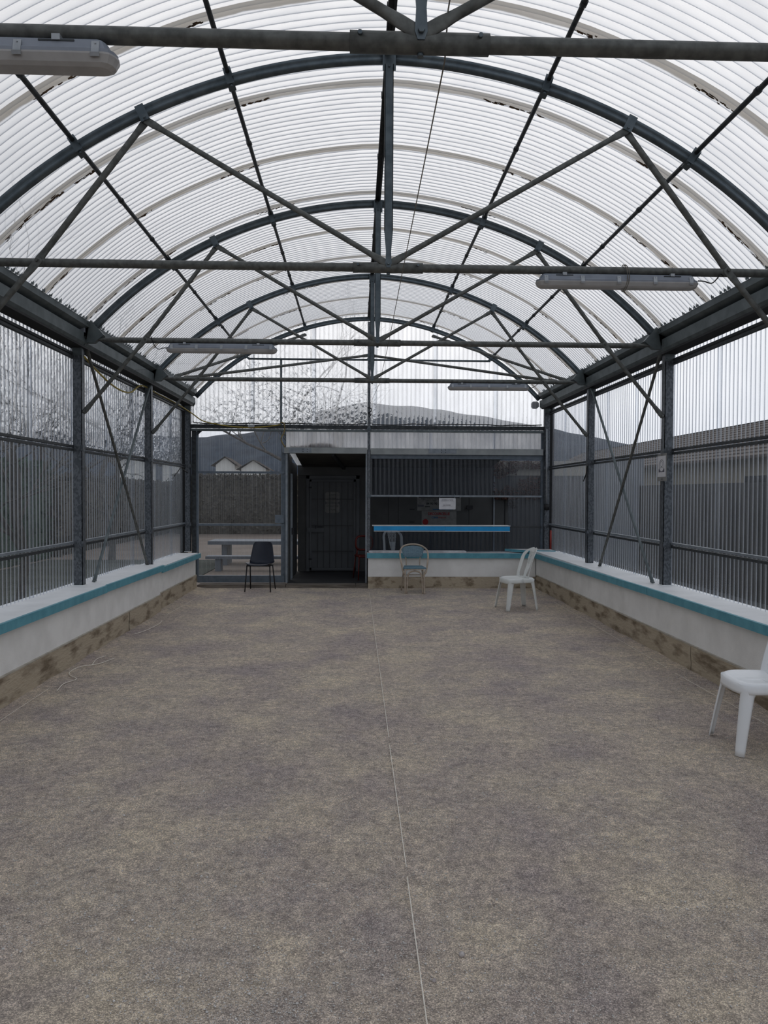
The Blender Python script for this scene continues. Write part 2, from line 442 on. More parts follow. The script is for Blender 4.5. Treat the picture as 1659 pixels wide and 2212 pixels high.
def bez(pts, n=10):
    """Catmull-Rom through the points"""
    pts = [Vector(p) for p in pts]; P = [pts[0] * 2 - pts[1]] + pts + [pts[-1] * 2 - pts[-2]]; out = []
    for i in range(1, len(P) - 2):
        for k in range(n):
            t = k / n; a, b, c, d = P[i - 1], P[i], P[i + 1], P[i + 2]
            out.append(.5 * ((2 * b) + (c - a) * t + (2 * a - 5 * b + 4 * c - d) * t * t + (3 * b - a - 3 * c + d) * t ** 3))
    out.append(pts[-1]); return out


def text(body, name, mat, parent, loc, size, depth=.001, rot=(math.pi / 2, 0, 0), align='CENTER', sx=1.0, shear=0.0, bold=0.0):
    cu = bpy.data.curves.new(name, 'FONT'); cu.body = body; cu.size = size; cu.extrude = depth; cu.align_x = align; cu.align_y = 'CENTER'
    cu.shear = shear; cu.offset = bold; cu.resolution_u = 2
    t = bpy.data.objects.new(name, cu); COL.objects.link(t); dg = bpy.context.evaluated_depsgraph_get()
    me = bpy.data.meshes.new_from_object(t.evaluated_get(dg)); bpy.data.objects.remove(t)
    me.materials.clear(); me.materials.append(MATS[mat])
    o = bpy.data.objects.new(name, me); COL.objects.link(o); o.parent = parent
    o.location = Vector(loc) - ORG.get(parent, Vector((0, 0, 0))); o.rotation_euler = rot; o.scale = (sx, 1, 1)
    return o


# ------------------------------------------------------------------ dimensions
BAY = 2.65
TY = [0.046, 2.696, 5.346, 7.996, 10.646]
YE = 13.2
YB = -1.6                      # how far the shed goes on behind the camera
ZT, ZA = 3.166, 4.60
AE, AR = .1, 4.1               # arch: two arcs meeting at the ridge
ZC = ZA - math.sqrt(AR ** 2 - AE ** 2)


def arch(x, off=0.0):
    """point of the arch at |x| pushed out along its normal"""
    s = 1 if x >= 0 else -1; a = abs(x); z = math.sqrt(AR ** 2 - (a + AE) ** 2)
    n = Vector(((a + AE) / AR, z / AR))
    return s * (a + n.x * off), ZC + z + n.y * off


def arch_pts(s, y, off=0.0, n=26, x1=2.985, x0=0.0):
    a0 = math.asin((x0 + AE) / AR); a1 = math.asin((x1 + AE) / AR); out = []
    for k in range(n + 1):
        a = a0 + (a1 - a0) * k / n
        out.append(Vector((s * max(0, (AR + off) * math.sin(a) - AE - (off * AE / AR)), y, ZC + (AR + off) * math.cos(a))))
    return out


# ------------------------------------------------------------------ ground and gravel floor
g = MB(); g.box(-60, 60, -30, 500, -.30, -.06)
single('ground', g, 'court_ground', None, None, kind='structure')
for nm, bx, mt_, lb in (('lawn', (-7.7, -3.3, 6.4, 19), 'lawn_dark', 'dark grass strip outside the glittering side wall'), ('path', (3.3, 5.95, -5, 40), 'fence_dark', 'dark path outside the calendar side wall')):  # darker ground strips close outside both side walls
    g = MB(); g.box(*bx, -.08, -.045); o = single(nm, g, mt_, lb, None, kind='structure')
for o in bpy.data.objects:
    if o.name == 'ground': o['label'] = 'tan packed earth outside the greenhouse walls'


def floor_mesh():
    x0, x1, y0, y1 = -2.93, 2.95, -1.6, 13.05
    xs = np.arange(x0, x1 + .02, .04); ys = np.concatenate([np.arange(y0, 1.6, .08), np.arange(1.6, 7, .025), np.arange(7, y1, .05), [y1]])
    nx, ny = len(xs), len(ys); X, Y = np.meshgrid(xs, ys)
    rng = np.random.RandomState(3)
    Z = np.zeros_like(X)
    for s, a in ((.35, .004), (.9, .0045), (2.3, .003), (6, .0022), (14, .0014)):
        for _ in range(5):
            t = rng.uniform(0, 6.28); ph = rng.uniform(0, 6.28); k = s * 6.28 * rng.uniform(.6, 1.3)
            Z += a / 2.4 * np.sin(k * (X * np.cos(t) + Y * np.sin(t)) + ph + .8 * np.sin(k * .37 * (X * np.sin(t) - Y * np.cos(t))))
    Z = Z * .8
    # gravel banked a little against the kerbs
    Z += .022 * np.clip((np.abs(X) - 2.62) / .28, 0, 1) ** 1.5
    Z += .012 * np.clip((Y - 12.6) / .4, 0, 1)
    V = np.stack([X, Y, Z], -1).reshape(-1, 3)
    i = np.arange((nx - 1) * (ny - 1)); r, c = i // (nx - 1), i % (nx - 1); a = r * nx + c
    F = np.stack([a, a + 1, a + nx + 1, a + nx], -1)
    me = bpy.data.meshes.new('floor'); me.vertices.add(len(V)); me.vertices.foreach_set('co', V.ravel())
    me.loops.add(F.size); me.loops.foreach_set('vertex_index', F.ravel().astype(np.int32))
    me.polygons.add(len(F)); me.polygons.foreach_set('loop_start', (np.arange(len(F)) * 4).astype(np.int32))
    me.polygons.foreach_set('use_smooth', np.ones(len(F), bool)); me.update(calc_edges=True); me.validate()
    me.materials.append(MATS['gravel_floor'])
    o = bpy.data.objects.new('floor', me); COL.objects.link(o); o['kind'] = 'structure'
    o['label'] = 'grey and tan compacted gravel floor'
    return xs, ys, Z


FX, FY, FZ = floor_mesh()


def fz(x, y):
    i = min(len(FX) - 1, max(0, int(np.searchsorted(FX, x)))); j = min(len(FY) - 1, max(0, int(np.searchsorted(FY, y))))
    return float(FZ[j, i])


def loose_gravel():
    rng = np.random.RandomState(5); V = []; F = []; n0 = 0
    oct_v = np.array([(1, 0, 0), (-1, 0, 0), (0, 1, 0), (0, -1, 0), (0, 0, 1), (0, 0, -.5)], float)
    oct_f = np.array([(0, 2, 4), (2, 1, 4), (1, 3, 4), (3, 0, 4), (2, 0, 5), (1, 2, 5), (3, 1, 5), (0, 3, 5)])
    n = 0; cnt = 0
    while cnt < 60000:
        y = 2.0 + 5.0 * rng.rand() ** 1.5; x = rng.uniform(-.62 * y - .1, .62 * y + .2)
        if abs(x) > 2.85: continue
        # denser in drifts
        d = noise.noise(Vector((x * 1.7, y * 1.7, 3.3))) + .5 * noise.noise(Vector((x * 5, y * 5, 1)))
        if d < rng.uniform(-.55, .35): continue
        s = rng.uniform(.0013, .0032) * (1 + (rng.rand() < .02) * 1.0)
        vv = oct_v * (1 + .35 * (rng.rand(6, 3) - .5)); vv[:, 2] *= .75
        a = rng.uniform(0, 6.28); ca, sa = math.cos(a), math.sin(a)
        vv = np.stack([vv[:, 0] * ca - vv[:, 1] * sa, vv[:, 0] * sa + vv[:, 1] * ca, vv[:, 2]], -1) * s * rng.uniform(.7, 1.4)
        V.append(vv + (x, y, fz(x, y) + s * .25)); F.append(oct_f + n); n += 6; cnt += 1
    V = np.concatenate(V); F = np.concatenate(F)
    me = bpy.data.meshes.new('loose_gravel'); me.vertices.add(len(V)); me.vertices.foreach_set('co', V.ravel())
    me.loops.add(F.size); me.loops.foreach_set('vertex_index', F.ravel().astype(np.int32))
    me.polygons.add(len(F)); me.polygons.foreach_set('loop_start', (np.arange(len(F)) * 3).astype(np.int32))
    me.update(calc_edges=True); me.materials.append(MATS['pebble'])
    o = bpy.data.objects.new('loose_gravel', me); COL.objects.link(o)
    tag(o, 'fine loose grey gravel strewn over the packed floor', 'gravel', kind='stuff')


loose_gravel()

# ------------------------------------------------------------------ corrugated sheets
WAVE = .075


def rib(t):
    """profile of one corrugation: broad flat with one rounded rib; t in waves, returns 0..1"""
    t = t % 1.0
    return 0.0 if t < .6 else .5 - .5 * math.cos(2 * math.pi * (t - .6) / .4)


STEPS = (0.0, .30, .60, .66, .71, .76, .80, .84, .89, .94)


def corr_positions(length, per=8):
    out = []; k = 0
    while True:
        for q in STEPS:
            t = (k + q) * WAVE
            if t >= length - .002: return out + [length]
            out.append(t)
        k += 1


def roof_sheet_mesh(s, width, name):
    """one curved roofing sheet from ridge to gutter, ribs running up the slope; local y from 0 to width"""
    ys = corr_positions(width, 8); na = 22; V = []
    a0 = math.asin((.02 + AE) / AR); a1 = math.asin((2.93 + AE) / AR)
    for y in ys:
        h = .016 * rib(y / WAVE)
        for k in range(na + 1):
            a = a0 + (a1 - a0) * k / na
            rr = AR + .085 + h - .006 * math.sin(k / na * math.pi * 3) ** 2
            V.append((s * (rr * math.sin(a) - AE), y, ZC + rr * math.cos(a)))
    F = []
    n = na + 1
    for i in range(len(ys) - 1):
        for k in range(na):
            F.append((i * n + k, i * n + k + 1, (i + 1) * n + k + 1, (i + 1) * n + k))
    me = bpy.data.meshes.new(name); me.from_pydata(V, [], F); me.polygons.foreach_set('use_smooth', [True] * len(F))
    me.materials.append(MATS['roof_plastic']); me.update(); return me


ceiling = thing('ceiling', 'barrel roof of clear corrugated plastic sheets', None, kind='structure')
SHEET = 14 * WAVE
yj = 4.72 - 6 * SHEET
meL, meR = roof_sheet_mesh(-1, SHEET + .095, 'roof_sheet'), roof_sheet_mesh(1, SHEET + .095, 'roof_sheet')
k = 0
while yj < YE + .05:
    w_left = YE + .12 - yj
    for s, me in ((-1, meL), (1, meR)):
        if w_left < SHEET + .09:
            if w_left < .12: continue
            me = roof_sheet_mesh(s, w_left, 'roof_sheet')
        o = bpy.data.objects.new('roof_sheet', me); COL.objects.link(o); o.parent = ceiling
        o.location = (0, yj, .004 * (k % 2)); ORG[o] = Vector((0, 0, 0))
    yj += SHEET; k += 1
# grime lodged in the laps of the sheets next to the purlins
rng = random.Random(4)
JOINTS = [4.72 + i * SHEET for i in range(-3, 9)]
for jy in JOINTS:
    for s in (-1, 1):
        for px in (1.09, 2.1, 2.86):
            mb = MB(); vs = []; fs = []; L0 = rng.uniform(.18, .5); x = px + rng.uniform(-.04, .04) - (L0 if px > 2.5 else L0 * rng.choice((0, .2, .8)))
            for _ in range(int(L0 * 70)):
                t = rng.random(); xx = x + L0 * t; l_ = rng.uniform(.012, .045); w_ = rng.uniform(.003, .011) * (1.4 - t)
                yc = jy + .075 + rng.gauss(0, .008) + (.010 * t)
                X, Z = arch(min(xx, 2.93), .076); X2, Z2 = arch(min(xx + l_, 2.95), .076); n = len(vs)
                vs += [(s * X, yc - w_, Z), (s * X2, yc - w_ * rng.random(), Z2), (s * X2, yc + w_, Z2), (s * X, yc + w_ * rng.random(), Z), (s * (X + X2) / 2, yc, (Z + Z2) / 2 - .007)]
                fs += [(n, n + 1, n + 4), (n + 1, n + 2, n + 4), (n + 2, n + 3, n + 4), (n + 3, n, n + 4)]
            mb.add(vs, fs); tag(mb.build('grime_patch', 'dirt', ceiling), kind='stuff')

def wall_sheet(name, L0, z0, z1, along, base, sgn, mat, parent, top=None, phase=0.0):
    """vertical corrugated sheet: along 'Y' at x=base (side walls) or along 'X' at y=base (end walls). sgn: side to which ribs stand"""
    a, b = L0; xs = corr_positions(b - a, 10); V = []; F = []
    nz_ = 6
    for t in xs:
        h = .016 * rib((t + phase) / WAVE) * sgn
        zt = z1 if top is None else min(z1, top(a + t))
        for k2 in range(nz_ + 1):
            z = z0 + (zt - z0) * k2 / nz_
            V.append((base + h, a + t, z) if along == 'Y' else (a + t, base + h, z))
    n = nz_ + 1
    for i in range(len(xs) - 1):
        for k2 in range(nz_):
            F.append((i * n + k2, i * n + k2 + 1, (i + 1) * n + k2 + 1, (i + 1) * n + k2))
    return MB().add(V, F, True).build(name, mat, parent)


# ------------------------------------------------------------------ side walls (structure)
XG = 3.16
for side, s in (('left', -1), ('right', 1)):
    wl = thing('wall_' + side, 'clear corrugated plastic side wall in galvanized rails', None, kind='structure')
    y = 4.9 - 6 * SHEET; i = 0
    while y < YE:
        y1 = min(y + SHEET + .07, YE + .05)
        for row, (z0, z1) in enumerate(((.60, 2.09), (2.05, 3.30))):
            mat = 'wall_plastic_wavy' if (s < 0 and row == 1) else 'wall_plastic'
            wall_sheet('wall_sheet', (y, y1), z0, z1, 'Y', s * (XG + .004 * (i % 2) + .006 * row), -s, mat, wl, phase=0)
        y += SHEET; i += 1
    for z in (1.07, 2.055, 3.0):
        for dz, th in ((.018, .017), (-.018, .017)):
            mb = MB(); mb.box(min(s * 3.10, s * 3.135), max(s * 3.10, s * 3.135), YB, YE, z + dz - th / 2 - .004, z + dz + th / 2 + .002)
            mb.build('wall_rail', 'aluminium' if (z < 1.5 and dz > 0) else 'dark_steel', wl)

# ------------------------------------------------------------------ masonry benches along the walls
def bench(side, s, segs, teal_cuts, label):
    t = thing('masonry_bench', label, 'bench', (s * 2.95, 6, 0))
    for (y0, y1, xf, zt) in segs:      # xf = |x| of the rendered face, zt = top
        xs = sorted((s * xf, s * 3.22))
        mb = MB(); mb.box(xs[0], xs[1], y0, y1, .22, zt - .04); mb.build('rendered_wall', 'render_wall', t)
        mb = MB(); mb.box(*sorted((s * (xf - .035), s * 3.22)), y0, y1, zt - .04, zt); mb.build('top_slab', 'white_paint', t)
        # plinth in cast lengths, slightly uneven
        y = y0
        while y < y1 - .01:
            ye = min(y + 2.1, y1)
            if y1 - ye < .5: ye = y1
            dx = random.uniform(-.006, .006); n = max(6, int((ye - y) / .12)); V = []; zr = 6
            for i in range(n + 1):
                yy = y + .004 + (ye - y - .008) * i / n
                for k3 in range(zr + 1):
                    zz = -.08 + .31 * k3 / zr
                    r_ = .010 * noise.noise(Vector((yy * 2.2, zz * 9, s * 3))) + .005 * noise.noise(Vector((yy * 9, zz * 30, s)))
                    V.append((s * (xf - .012 + dx + r_), yy, zz))
            F = [(i * (zr + 1) + k3, (i + 1) * (zr + 1) + k3, (i + 1) * (zr + 1) + k3 + 1, i * (zr + 1) + k3 + 1) for i in range(n) for k3 in range(zr)]
            mb = MB().add(V, F, True)
            mb.box(*sorted((s * (xf + .02), s * 3.22)), y + .004, ye - .004, -.08, .225)
            mb.box(*sorted((s * (xf - .014 + dx), s * (xf + .03))), y + .004, ye - .004, .222, .23)
            mb.build('plinth_block', 'concrete', t)
            y = ye
        mb = MB(); V = []; n = int((y1 - y0) / .15)
        for i in range(n + 1):
            yy = y0 + (y1 - y0) * i / n; w = .016 + .012 * noise.noise(Vector((yy * 1.6, 2, s)))
            V += [(s * (xf - w), yy, .231), (s * (xf + .01), yy, .231), (s * (xf + .01), yy, .243), (s * (xf - w), yy, .240)]
        F = []
        for i in range(n):
            a, b = i * 4, i * 4 + 4; F += [(a, b, b + 3, a + 3), (a + 3, b + 3, b + 2, a + 2), (a, a + 1, b + 1, b)]
        mb.add(V, F); mb.build('plinth_ledge', 'concrete_ledge', t)
    for (y0, y1, xf, zt, zt2) in teal_cuts:
        prof = lambda z: [(s * (xf - .058), z - .072), (s * (xf - .036), z - .072), (s * (xf - .036), z + .004), (s * (xf - .058), z + .002)]
        pa, pb = prof(zt), prof(zt2); n = 4
        vs = [(p[0], y0, p[1]) for p in pa] + [(p[0], y1, p[1]) for p in pb]
        fs = [(i, (i + 1) % n, n + (i + 1) % n, n + i) for i in range(n)] + [(3, 2, 1, 0), (4, 5, 6, 7)]
        MB().add(vs, fs).build('edge_board', 'teal_paint', t)
    return t


bench('left', -1, [(YB, 10.33, 2.835, .64), (10.33, 12.84, 2.885, .60)],
      [(YB, 4.55, 2.835, .645, .64), (4.56, 7.98, 2.835, .645, .64), (7.99, 10.33, 2.835, .645, .63), (10.34, 12.84, 2.855, .60, .595)],
      'long low white bench wall with teal edge below the glittering side, stepped near its end')
bench('right', 1, [(YB, 12.84, 2.835, .64)],
      [(YB, 3.9, 2.835, .655, .65), (3.91, 7.75, 2.835, .65, .64), (7.76, 12.84, 2.835, .64, .60)],
      'long low white bench wall with teal edge running to the corner with the serving counter')
# bench under the serving hatch
t = thing('masonry_bench', 'short low white bench wall with teal edge under the blue counter', 'bench', (1.4, 12.95, 0))
MB().box(-.012, 2.83, 12.87, 13.3, .20, .57).build('rendered_wall', 'render_wall', t)
MB().box(-.03, 2.80, 12.845, 13.3, .57, .60).build('top_slab', 'bar_top_paint', t)
mb = MB(); V = []; n = 30
for i in range(n + 1):
    xx = -.012 + 2.84 * i / n
    for k3 in range(5):
        zz = -.06 + .26 * k3 / 4; V.append((xx, 12.862 + .012 * noise.noise(Vector((xx * 3, zz * 8, 7))), zz))
mb.add(V, [(i * 5 + k3, (i + 1) * 5 + k3, (i + 1) * 5 + k3 + 1, i * 5 + k3 + 1) for i in range(n) for k3 in range(4)], True)
mb.box(-.012, 2.83, 12.885, 13.3, -.06, .20); mb.build('plinth_block', 'concrete', t)
MB().box(-.03, 2.775, 12.825, 12.845, .515, .60).build('edge_board', 'teal_paint', t)

single('white_board', MB().box(0.0, 1.66, 12.93, 13.12, .602, .632, .012), 'bar_top_paint',
       'stained white board lying on the bench under the blue counter', 'board')
b = thing('corner_board', 'pale board with teal edge resting over the inner bench corner', 'board', (2.8, 12.9, .62))
mb = MB(); pr = [(2.36, 13.14), (2.62, 12.84), (3.13, 12.72), (3.13, 13.14)]
mb.prism(pr, 'Z', .645, .655); mb.build('top', 'bar_top_paint', b)
MB().prism([(2.355, 13.14), (2.615, 12.83), (3.13, 12.71), (3.13, 12.722), (2.622, 12.843), (2.372, 13.14)], 'Z', .615, .657).build('edge_board', 'teal_paint', b)

# ------------------------------------------------------------------ roof trusses
PURL = [-2.12, -1.09, 1.09, 2.12]
XN = 1.685


def arch_profile():
    # double-lobed galvanized arch tube, (along normal, along y)
    return [(-.036, -.016), (-.030, -.025), (-.012, -.027), (-.004, -.019), (.004, -.019), (.012, -.027), (.030, -.025), (.036, -.014),
            (.036, .014), (.030, .025), (-.030, .025), (-.036, .016)]


def sweep_arch(mb, s, y, x1=2.95, prof=None, n=30, off=0.0):
    prof = prof or arch_profile(); m = len(prof); a0 = math.asin(AE / AR); a1 = math.asin((x1 + AE) / AR); V = []
    for k4 in range(n + 1):
        a = a0 + (a1 - a0) * k4 / n
        for (u, v) in prof:
            V.append((s * ((AR + u + off) * math.sin(a) - AE), y + v, ZC + (AR + u + off) * math.cos(a)))
    F = [(i * m + j, i * m + (j + 1) % m, (i + 1) * m + (j + 1) % m, (i + 1) * m + j) for i in range(n) for j in range(m)]
    F += [tuple(range(m))[::-1], tuple(n * m + j for j in range(m))]
    mb.add(V, F, True); return mb


TL = {2.696: 'nearest galvanized roof truss, its tie tube crossing the very top of the view',
      5.346: 'second galvanized roof truss, with a batten light tied on with twine',
      7.996: 'third galvanized roof truss, standing over the crossed wall braces',
      10.646: 'farthest galvanized roof truss, closest to the clubhouse end wall'}


def truss(y, n_seg=30):
    t = thing('roof_truss', TL[y], 'truss', (0, y, ZT), group='roof trusses')
    for s in (-1, 1):
        sweep_arch(MB(), s, y).build('arch_rib', 'arch_steel', t)
        # foot bracket
        mb = MB(); mb.prism([(s * 2.80, 3.21), (s * 2.90, 3.13), (s * 3.03, 3.13), (s * 3.03, 3.24), (s * 2.93, 3.36)], 'Y', y - .033, y + .033)
        mb.build('foot_bracket', 'gutter_steel', t)
        # node clamp where the diagonals meet the arch
        cx, cz = arch(s * XN); mb = MB(); nx, nz = (cx / s + AE) / AR, (cz - ZC) / AR
        u = Vector((s * nx, 0, nz))
        mb.bar(Vector((cx, y, cz)) - u * .07, Vector((cx, y, cz)) + u * .042, .062, .062, up=Vector((0, 1, 0)))
        mb.disc(Vector((cx, y - .045, cz)) - u * .055, (0, -1, 0), .011, .012, 6)
        mb.build('node_clamp', 'arch_steel', t)
        P = Vector((cx, y, cz)) - u * .065
        MB().strut(P + Vector((0, -.020, 0)), (s * .012, y - .032, ZT + .02), .019).build('diagonal_strut', 'tube_steel', t)
        MB().strut(P + Vector((0, -.005, 0)), (s * 2.39, y - .012, ZT + .005), .021, flat=.03).build('outer_strut', 'tube_steel', t)
        MB().strut((s * 2.375, y - .030, ZT + .008), (s * 3.0, y - .030, 2.425), .020).build('knee_brace', 'tube_steel', t)
        for bx, bz in ((2.385, ZT + .008), (3.0, 2.43)): MB().disc((s * bx, y - .038, bz), (0, -1, 0), .012, .012, 6).build('bolt', 'tube_steel', t)
    # tie beam with centre sleeve and flattened ends
    mb = MB(); r = .029
    pts = [(-2.93, y, ZT - .0), (-2.86, y, ZT), (-2.70, y, ZT), (2.70, y, ZT), (2.86, y, ZT), (2.93, y, ZT)]
    mb.tube(pts, r, 16, rr=[(.03, .010), (.03, .011), (r, r), (r, r), (.03, .011), (.03, .010)], up=Vector((0, 0, 1)))
    tie = mb.build('tie_beam', 'tube_steel', t)
    MB().tube([(-.245, y, ZT), (.24, y, ZT)], .036, 16).build('tie_sleeve', 'tube_steel', t)
    for bx, by, bz, ax_, br_ in ((-.21, -.033, .01, (0, -1, 0), .0085), (.205, -.033, .01, (0, -1, 0), .0085), (0, -.040, .022, (0, -1, 0), .012), (0, 0, -.034, (0, 0, -1), .012)):
        MB().disc((bx, y + by, ZT + bz), ax_, br_, .013, 6).build('bolt', 'arch_steel', t)
    # king post, a folded channel drilled at the top, tapering to a tongue at the tie
    mb = MB()
    zt = ZA - .06
    V = [(-.030, zt), (.030, zt), (.030, ZT + .24), (.018, ZT + .10), (.022, ZT + .02), (.012, ZT - .008), (-.012, ZT - .008), (-.022, ZT + .02), (-.018, ZT + .10), (-.030, ZT + .24)]
    mb.prism([(a, b) for a, b in V], 'Y', y - .040, y - .034)
    mb.box(-.030, -.025, y - .040, y - .004, ZT + .24, zt); mb.box(.025, .030, y - .040, y - .004, ZT + .24, zt)
    mb.build('king_post', 'arch_steel', t)
    mb = MB(); mb.box(-.045, .045, y - .036, y - .027, ZA - .10, ZA + .02); mb.disc((0, y - .042, ZA - .075), (0, -1, 0), .009, .01, 6)
    mb.build('ridge_plate', 'arch_steel', t)
    return t


for y in TY[1:]:
    truss(y)

# purlins and ridge bar
PNAMES = {-2.12: 'outer purlin tube under the bluish side of the roof', -1.09: 'inner purlin tube under the bluish side of the roof',
          1.09: 'inner purlin tube above the tied batten light side', 2.12: 'outer purlin tube above the tied batten light side'}
for px in PURL:
    x, z = arch(px, .048)
    t = thing('roof_purlin', PNAMES[px], 'purlin', (x, 6, z))
    MB().tube([(x, YB, z), (x, YE + .05, z)], .017, 10).build('tube', 'dark_steel', t)
    for y in [2.6 + i * .95 for i in range(-1, 11)]:
        MB().tube([(x, y - .018, z), (x, y + .018, z)], .023, 8).build('collar', 'dark_steel', t)
        MB().bar((x, y + .012, z), (x + (.03 if px > 0 else -.03), y + .012, z + .03), .006, .006).build('sheet_hook', 'dark_steel', t)
    for y in TY[1:] + [13.15]:
        ax, az = arch(px); n_ = Vector((math.copysign((abs(ax) + AE) / AR, px), 0, (az - ZC) / AR)); tn = Vector((n_.z, 0, -n_.x))
        C = Vector((ax, y, az)); mb = MB()
        mb.bar(C - n_ * .048 + Vector((0, -.031, 0)), C + n_ * .075 + Vector((0, -.031, 0)), .052, .006, up=Vector((0, 1, 0)))
        mb.bar(C - n_ * .050 + Vector((0, -.062, 0)), C - n_ * .050 + Vector((0, .045, 0)), .050, .006, up=n_)
        mb.disc(C - n_ * .054 + Vector((0, -.045, 0)), -n_, .011, .016, 6)
        mb.bar(C + n_ * .02 + tn * .026 + Vector((0, -.06, 0)), C + n_ * .02 + tn * .026 + Vector((0, .03, 0)), .004, .06, up=n_)
        mb.build('arch_clamp', 'arch_steel', t)
t = thing('ridge_beam', 'dark ridge bar running lengthwise under the roof crown', 'beam', (0, 6, 4.65))
mb = MB(); mb.box(-.028, .028, YB, YE + .05, 4.64, 4.647); mb.box(-.030, -.024, YB, YE + .05, 4.60, 4.64); mb.box(.008, .014, YB, YE + .05, 4.61, 4.64)
mb.build('channel', 'dark_steel', t)
for y in [4.8 + i * 1.06 for i in range(8)]:
    MB().box(-.036, -.026, y, y + .03, 4.60, 4.64).build('sheet_hook', 'dark_steel', t)

# gutters
for s, lab in ((-1, 'long folded steel gutter above the glittering side wall'), (1, 'long folded steel gutter above the wall with the calendar')):
    t = thing('gutter', lab, 'gutter', (s * 3.03, 6, 3.1))
    prof = [(s * 2.945, 3.345), (s * 2.945, 3.285), (s * 3.03, 3.245), (s * 2.975, 3.225), (s * 2.975, 3.125), (s * 2.995, 3.095), (s * 3.15, 3.095), (s * 3.17, 3.34)]
    y = YB
    for ye in TY[1:] + [YE + .08]:
        MB().prism(prof, 'Y', y + .002, ye - .002).build('gutter_length', 'gutter_steel', t)
        mb = MB(); mb.prism([(p[0] - s * .004, p[1]) for p in prof[:6]] + [(p[0] + s * .002, p[1] - .003) for p in prof[5::-1]], 'Y', ye - .055, ye - .048)
        for zz, xx in ((3.315, 2.941), (3.175, 2.971)):
            for yy in (-.09, -.02): mb.disc((s * xx, ye + yy, zz), (-s, 0, 0), .007, .006, 6)
        if ye < 13: mb.build('joint_cover', 'gutter_steel', t)
        y = ye
    # black strip along the gutter underside
    MB().box(*sorted((s * 2.99, s * 3.14)), YB, YE, 3.075, 3.095).build('underside_strip', 'black_rubber', t)
    # crumpled sheet tabs along the inner lip
    rr_ = random.Random(9 + s); n = 0
    yy = 3.4
    while yy < YE:
        if rr_.random() < .8:
            x = s * 2.93; z = 3.352; h = rr_.uniform(.012, .034); w = rr_.uniform(.02, .045)
            mb = MB(); mb.add([(x, yy, z - .012), (x, yy + w, z - .012), (x - s * rr_.uniform(0, .015), yy + w * rr_.uniform(.3, .9), z + h),
                               (x + s * .02, yy + w * .4, z - .005), (x + s * .01, yy + w * rr_.uniform(.2, .6), z + h * .6)],
                              [(0, 1, 2), (1, 3, 2), (3, 0, 2), (0, 3, 4), (3, 1, 4), (1, 0, 4)])
            mb.build('sheet_tab', 'gutter_steel', t)
        yy += WAVE * rr_.choice((1, 1, 2))

# posts
def post(x, y, lab, zb=.62):
    t = thing('steel_post', lab, 'post', (x, y, zb), group='wall posts')
    s = 1 if x > 0 else -1; w = .045
    mb = MB()
    # H section with folded lips, open side to the wall
    mb.box(x - w, x + w, y - w, y - w + .006, zb, 3.10); mb.box(x - w, x + w, y + w - .006, y + w, zb, 3.10)
    mb.box(*sorted((x - s * w, x - s * (w - .006))), y - w, y + w, zb, 3.10)
    mb.build('shaft', 'post_steel', t)
    for z in (1.07, 2.055):
        mb = MB(); mb.box(x - w - .004, x + w + .012, y - w - .005, y - w - .001, z - .028, z + .030); mb.box(*sorted((x - s * (w + .004), x - s * w)), y - w - .004, y + w, z - .028, z + .030)
        mb.disc((x, y - w - .005, z), (0, -1, 0), .006, .006, 6)
        mb.build('rail_clip', 'post_steel', t)
    mb = MB(); mb.box(x - w - .012, x + w + .012, y - w - .012, y + w + .012, zb, zb + .008); mb.build('base_plate', 'white_paint', t)
    mb = MB(); mb.box(x - w - .004, x + w + .006, y - w - .006, y - w - .001, 3.0, 3.10); mb.disc((x - s * .03, y - w - .008, 3.03), (0, -1, 0), .007, .006, 6); mb.build('head_plate', 'gutter_steel', t)
    return t


post(-3.065, 5.346, 'wall post beside the bench, on the far glittering side, partly out of view', .64)
post(-3.065, 7.996, 'spangled wall post with a junction box at its head and yellow hose behind', .64)
post(-3.065, 10.646, 'spangled wall post where the crossed braces of the hose side end', .60)
post(-3.065, 13.12, 'spangled corner post beside the framed plastic panel', .60)
post(3.065, 5.346, 'wall post out at the edge on the calendar side', .64)
post(3.065, 7.996, 'spangled wall post carrying the oval portrait calendar', .64)
post(3.065, 10.646, 'spangled wall post between the crossed braces and the far corner', .62)
post(3.065, 13.12, 'spangled corner post with a conduit near the serving hatch', .60)

# crossed flat-ended wall braces
def brace(p0, p1, lab, mat='tube_steel', r=.016):
    t = thing('cross_brace', lab, 'brace', p0)
    MB().strut(p0, p1, r, ends=(1, 1), flat=.05).build('tube', mat, t)
    mb = MB(); mb.bar(Vector(p1) + Vector((0, -.03, -.002)), Vector(p1) + Vector((0, .03, -.002)), .03, .012)
    mb.build('floor_bracket', 'gutter_steel', t)


brace((-3.0, 8.07, 3.06), (-2.99, 10.30, .625), 'dark diagonal brace falling from the junction box post to the farther post foot')
brace((-3.02, 10.56, 3.07), (-3.02, 8.30, .655), 'pale diagonal brace rising towards the farther post on the hose side', 'gutter_steel')
brace((2.98, 8.0, 3.06), (3.0, 9.98, .66), 'dark diagonal brace falling from the calendar post head')
brace((3.02, 10.48, 3.07), (3.0, 8.18, .655), 'pale diagonal brace rising behind the calendar post side', 'gutter_steel')

# wind braces in the last bay
for s, nm in ((-1, 'glittering'), (1, 'calendar')):
    t = thing('wind_brace', f'upper slanting tube from last truss to gable arch, {nm} side', 'brace', (s * 2.7, 10.646, 3.2))
    MB().strut((s * 2.70, 10.66, 3.20), (s * 1.08, 13.08, 4.29), .021).build('tube', 'tube_steel', t)
    t = thing('wind_brace', f'lower slanting tube from last truss to the gable mullion, {nm} side', 'brace', (s * 2.58, 10.646, 3.18))
    MB().strut((s * 2.58, 10.67, 3.18), (s * .03, 13.09, 3.95), .021).build('tube', 'tube_steel', t)

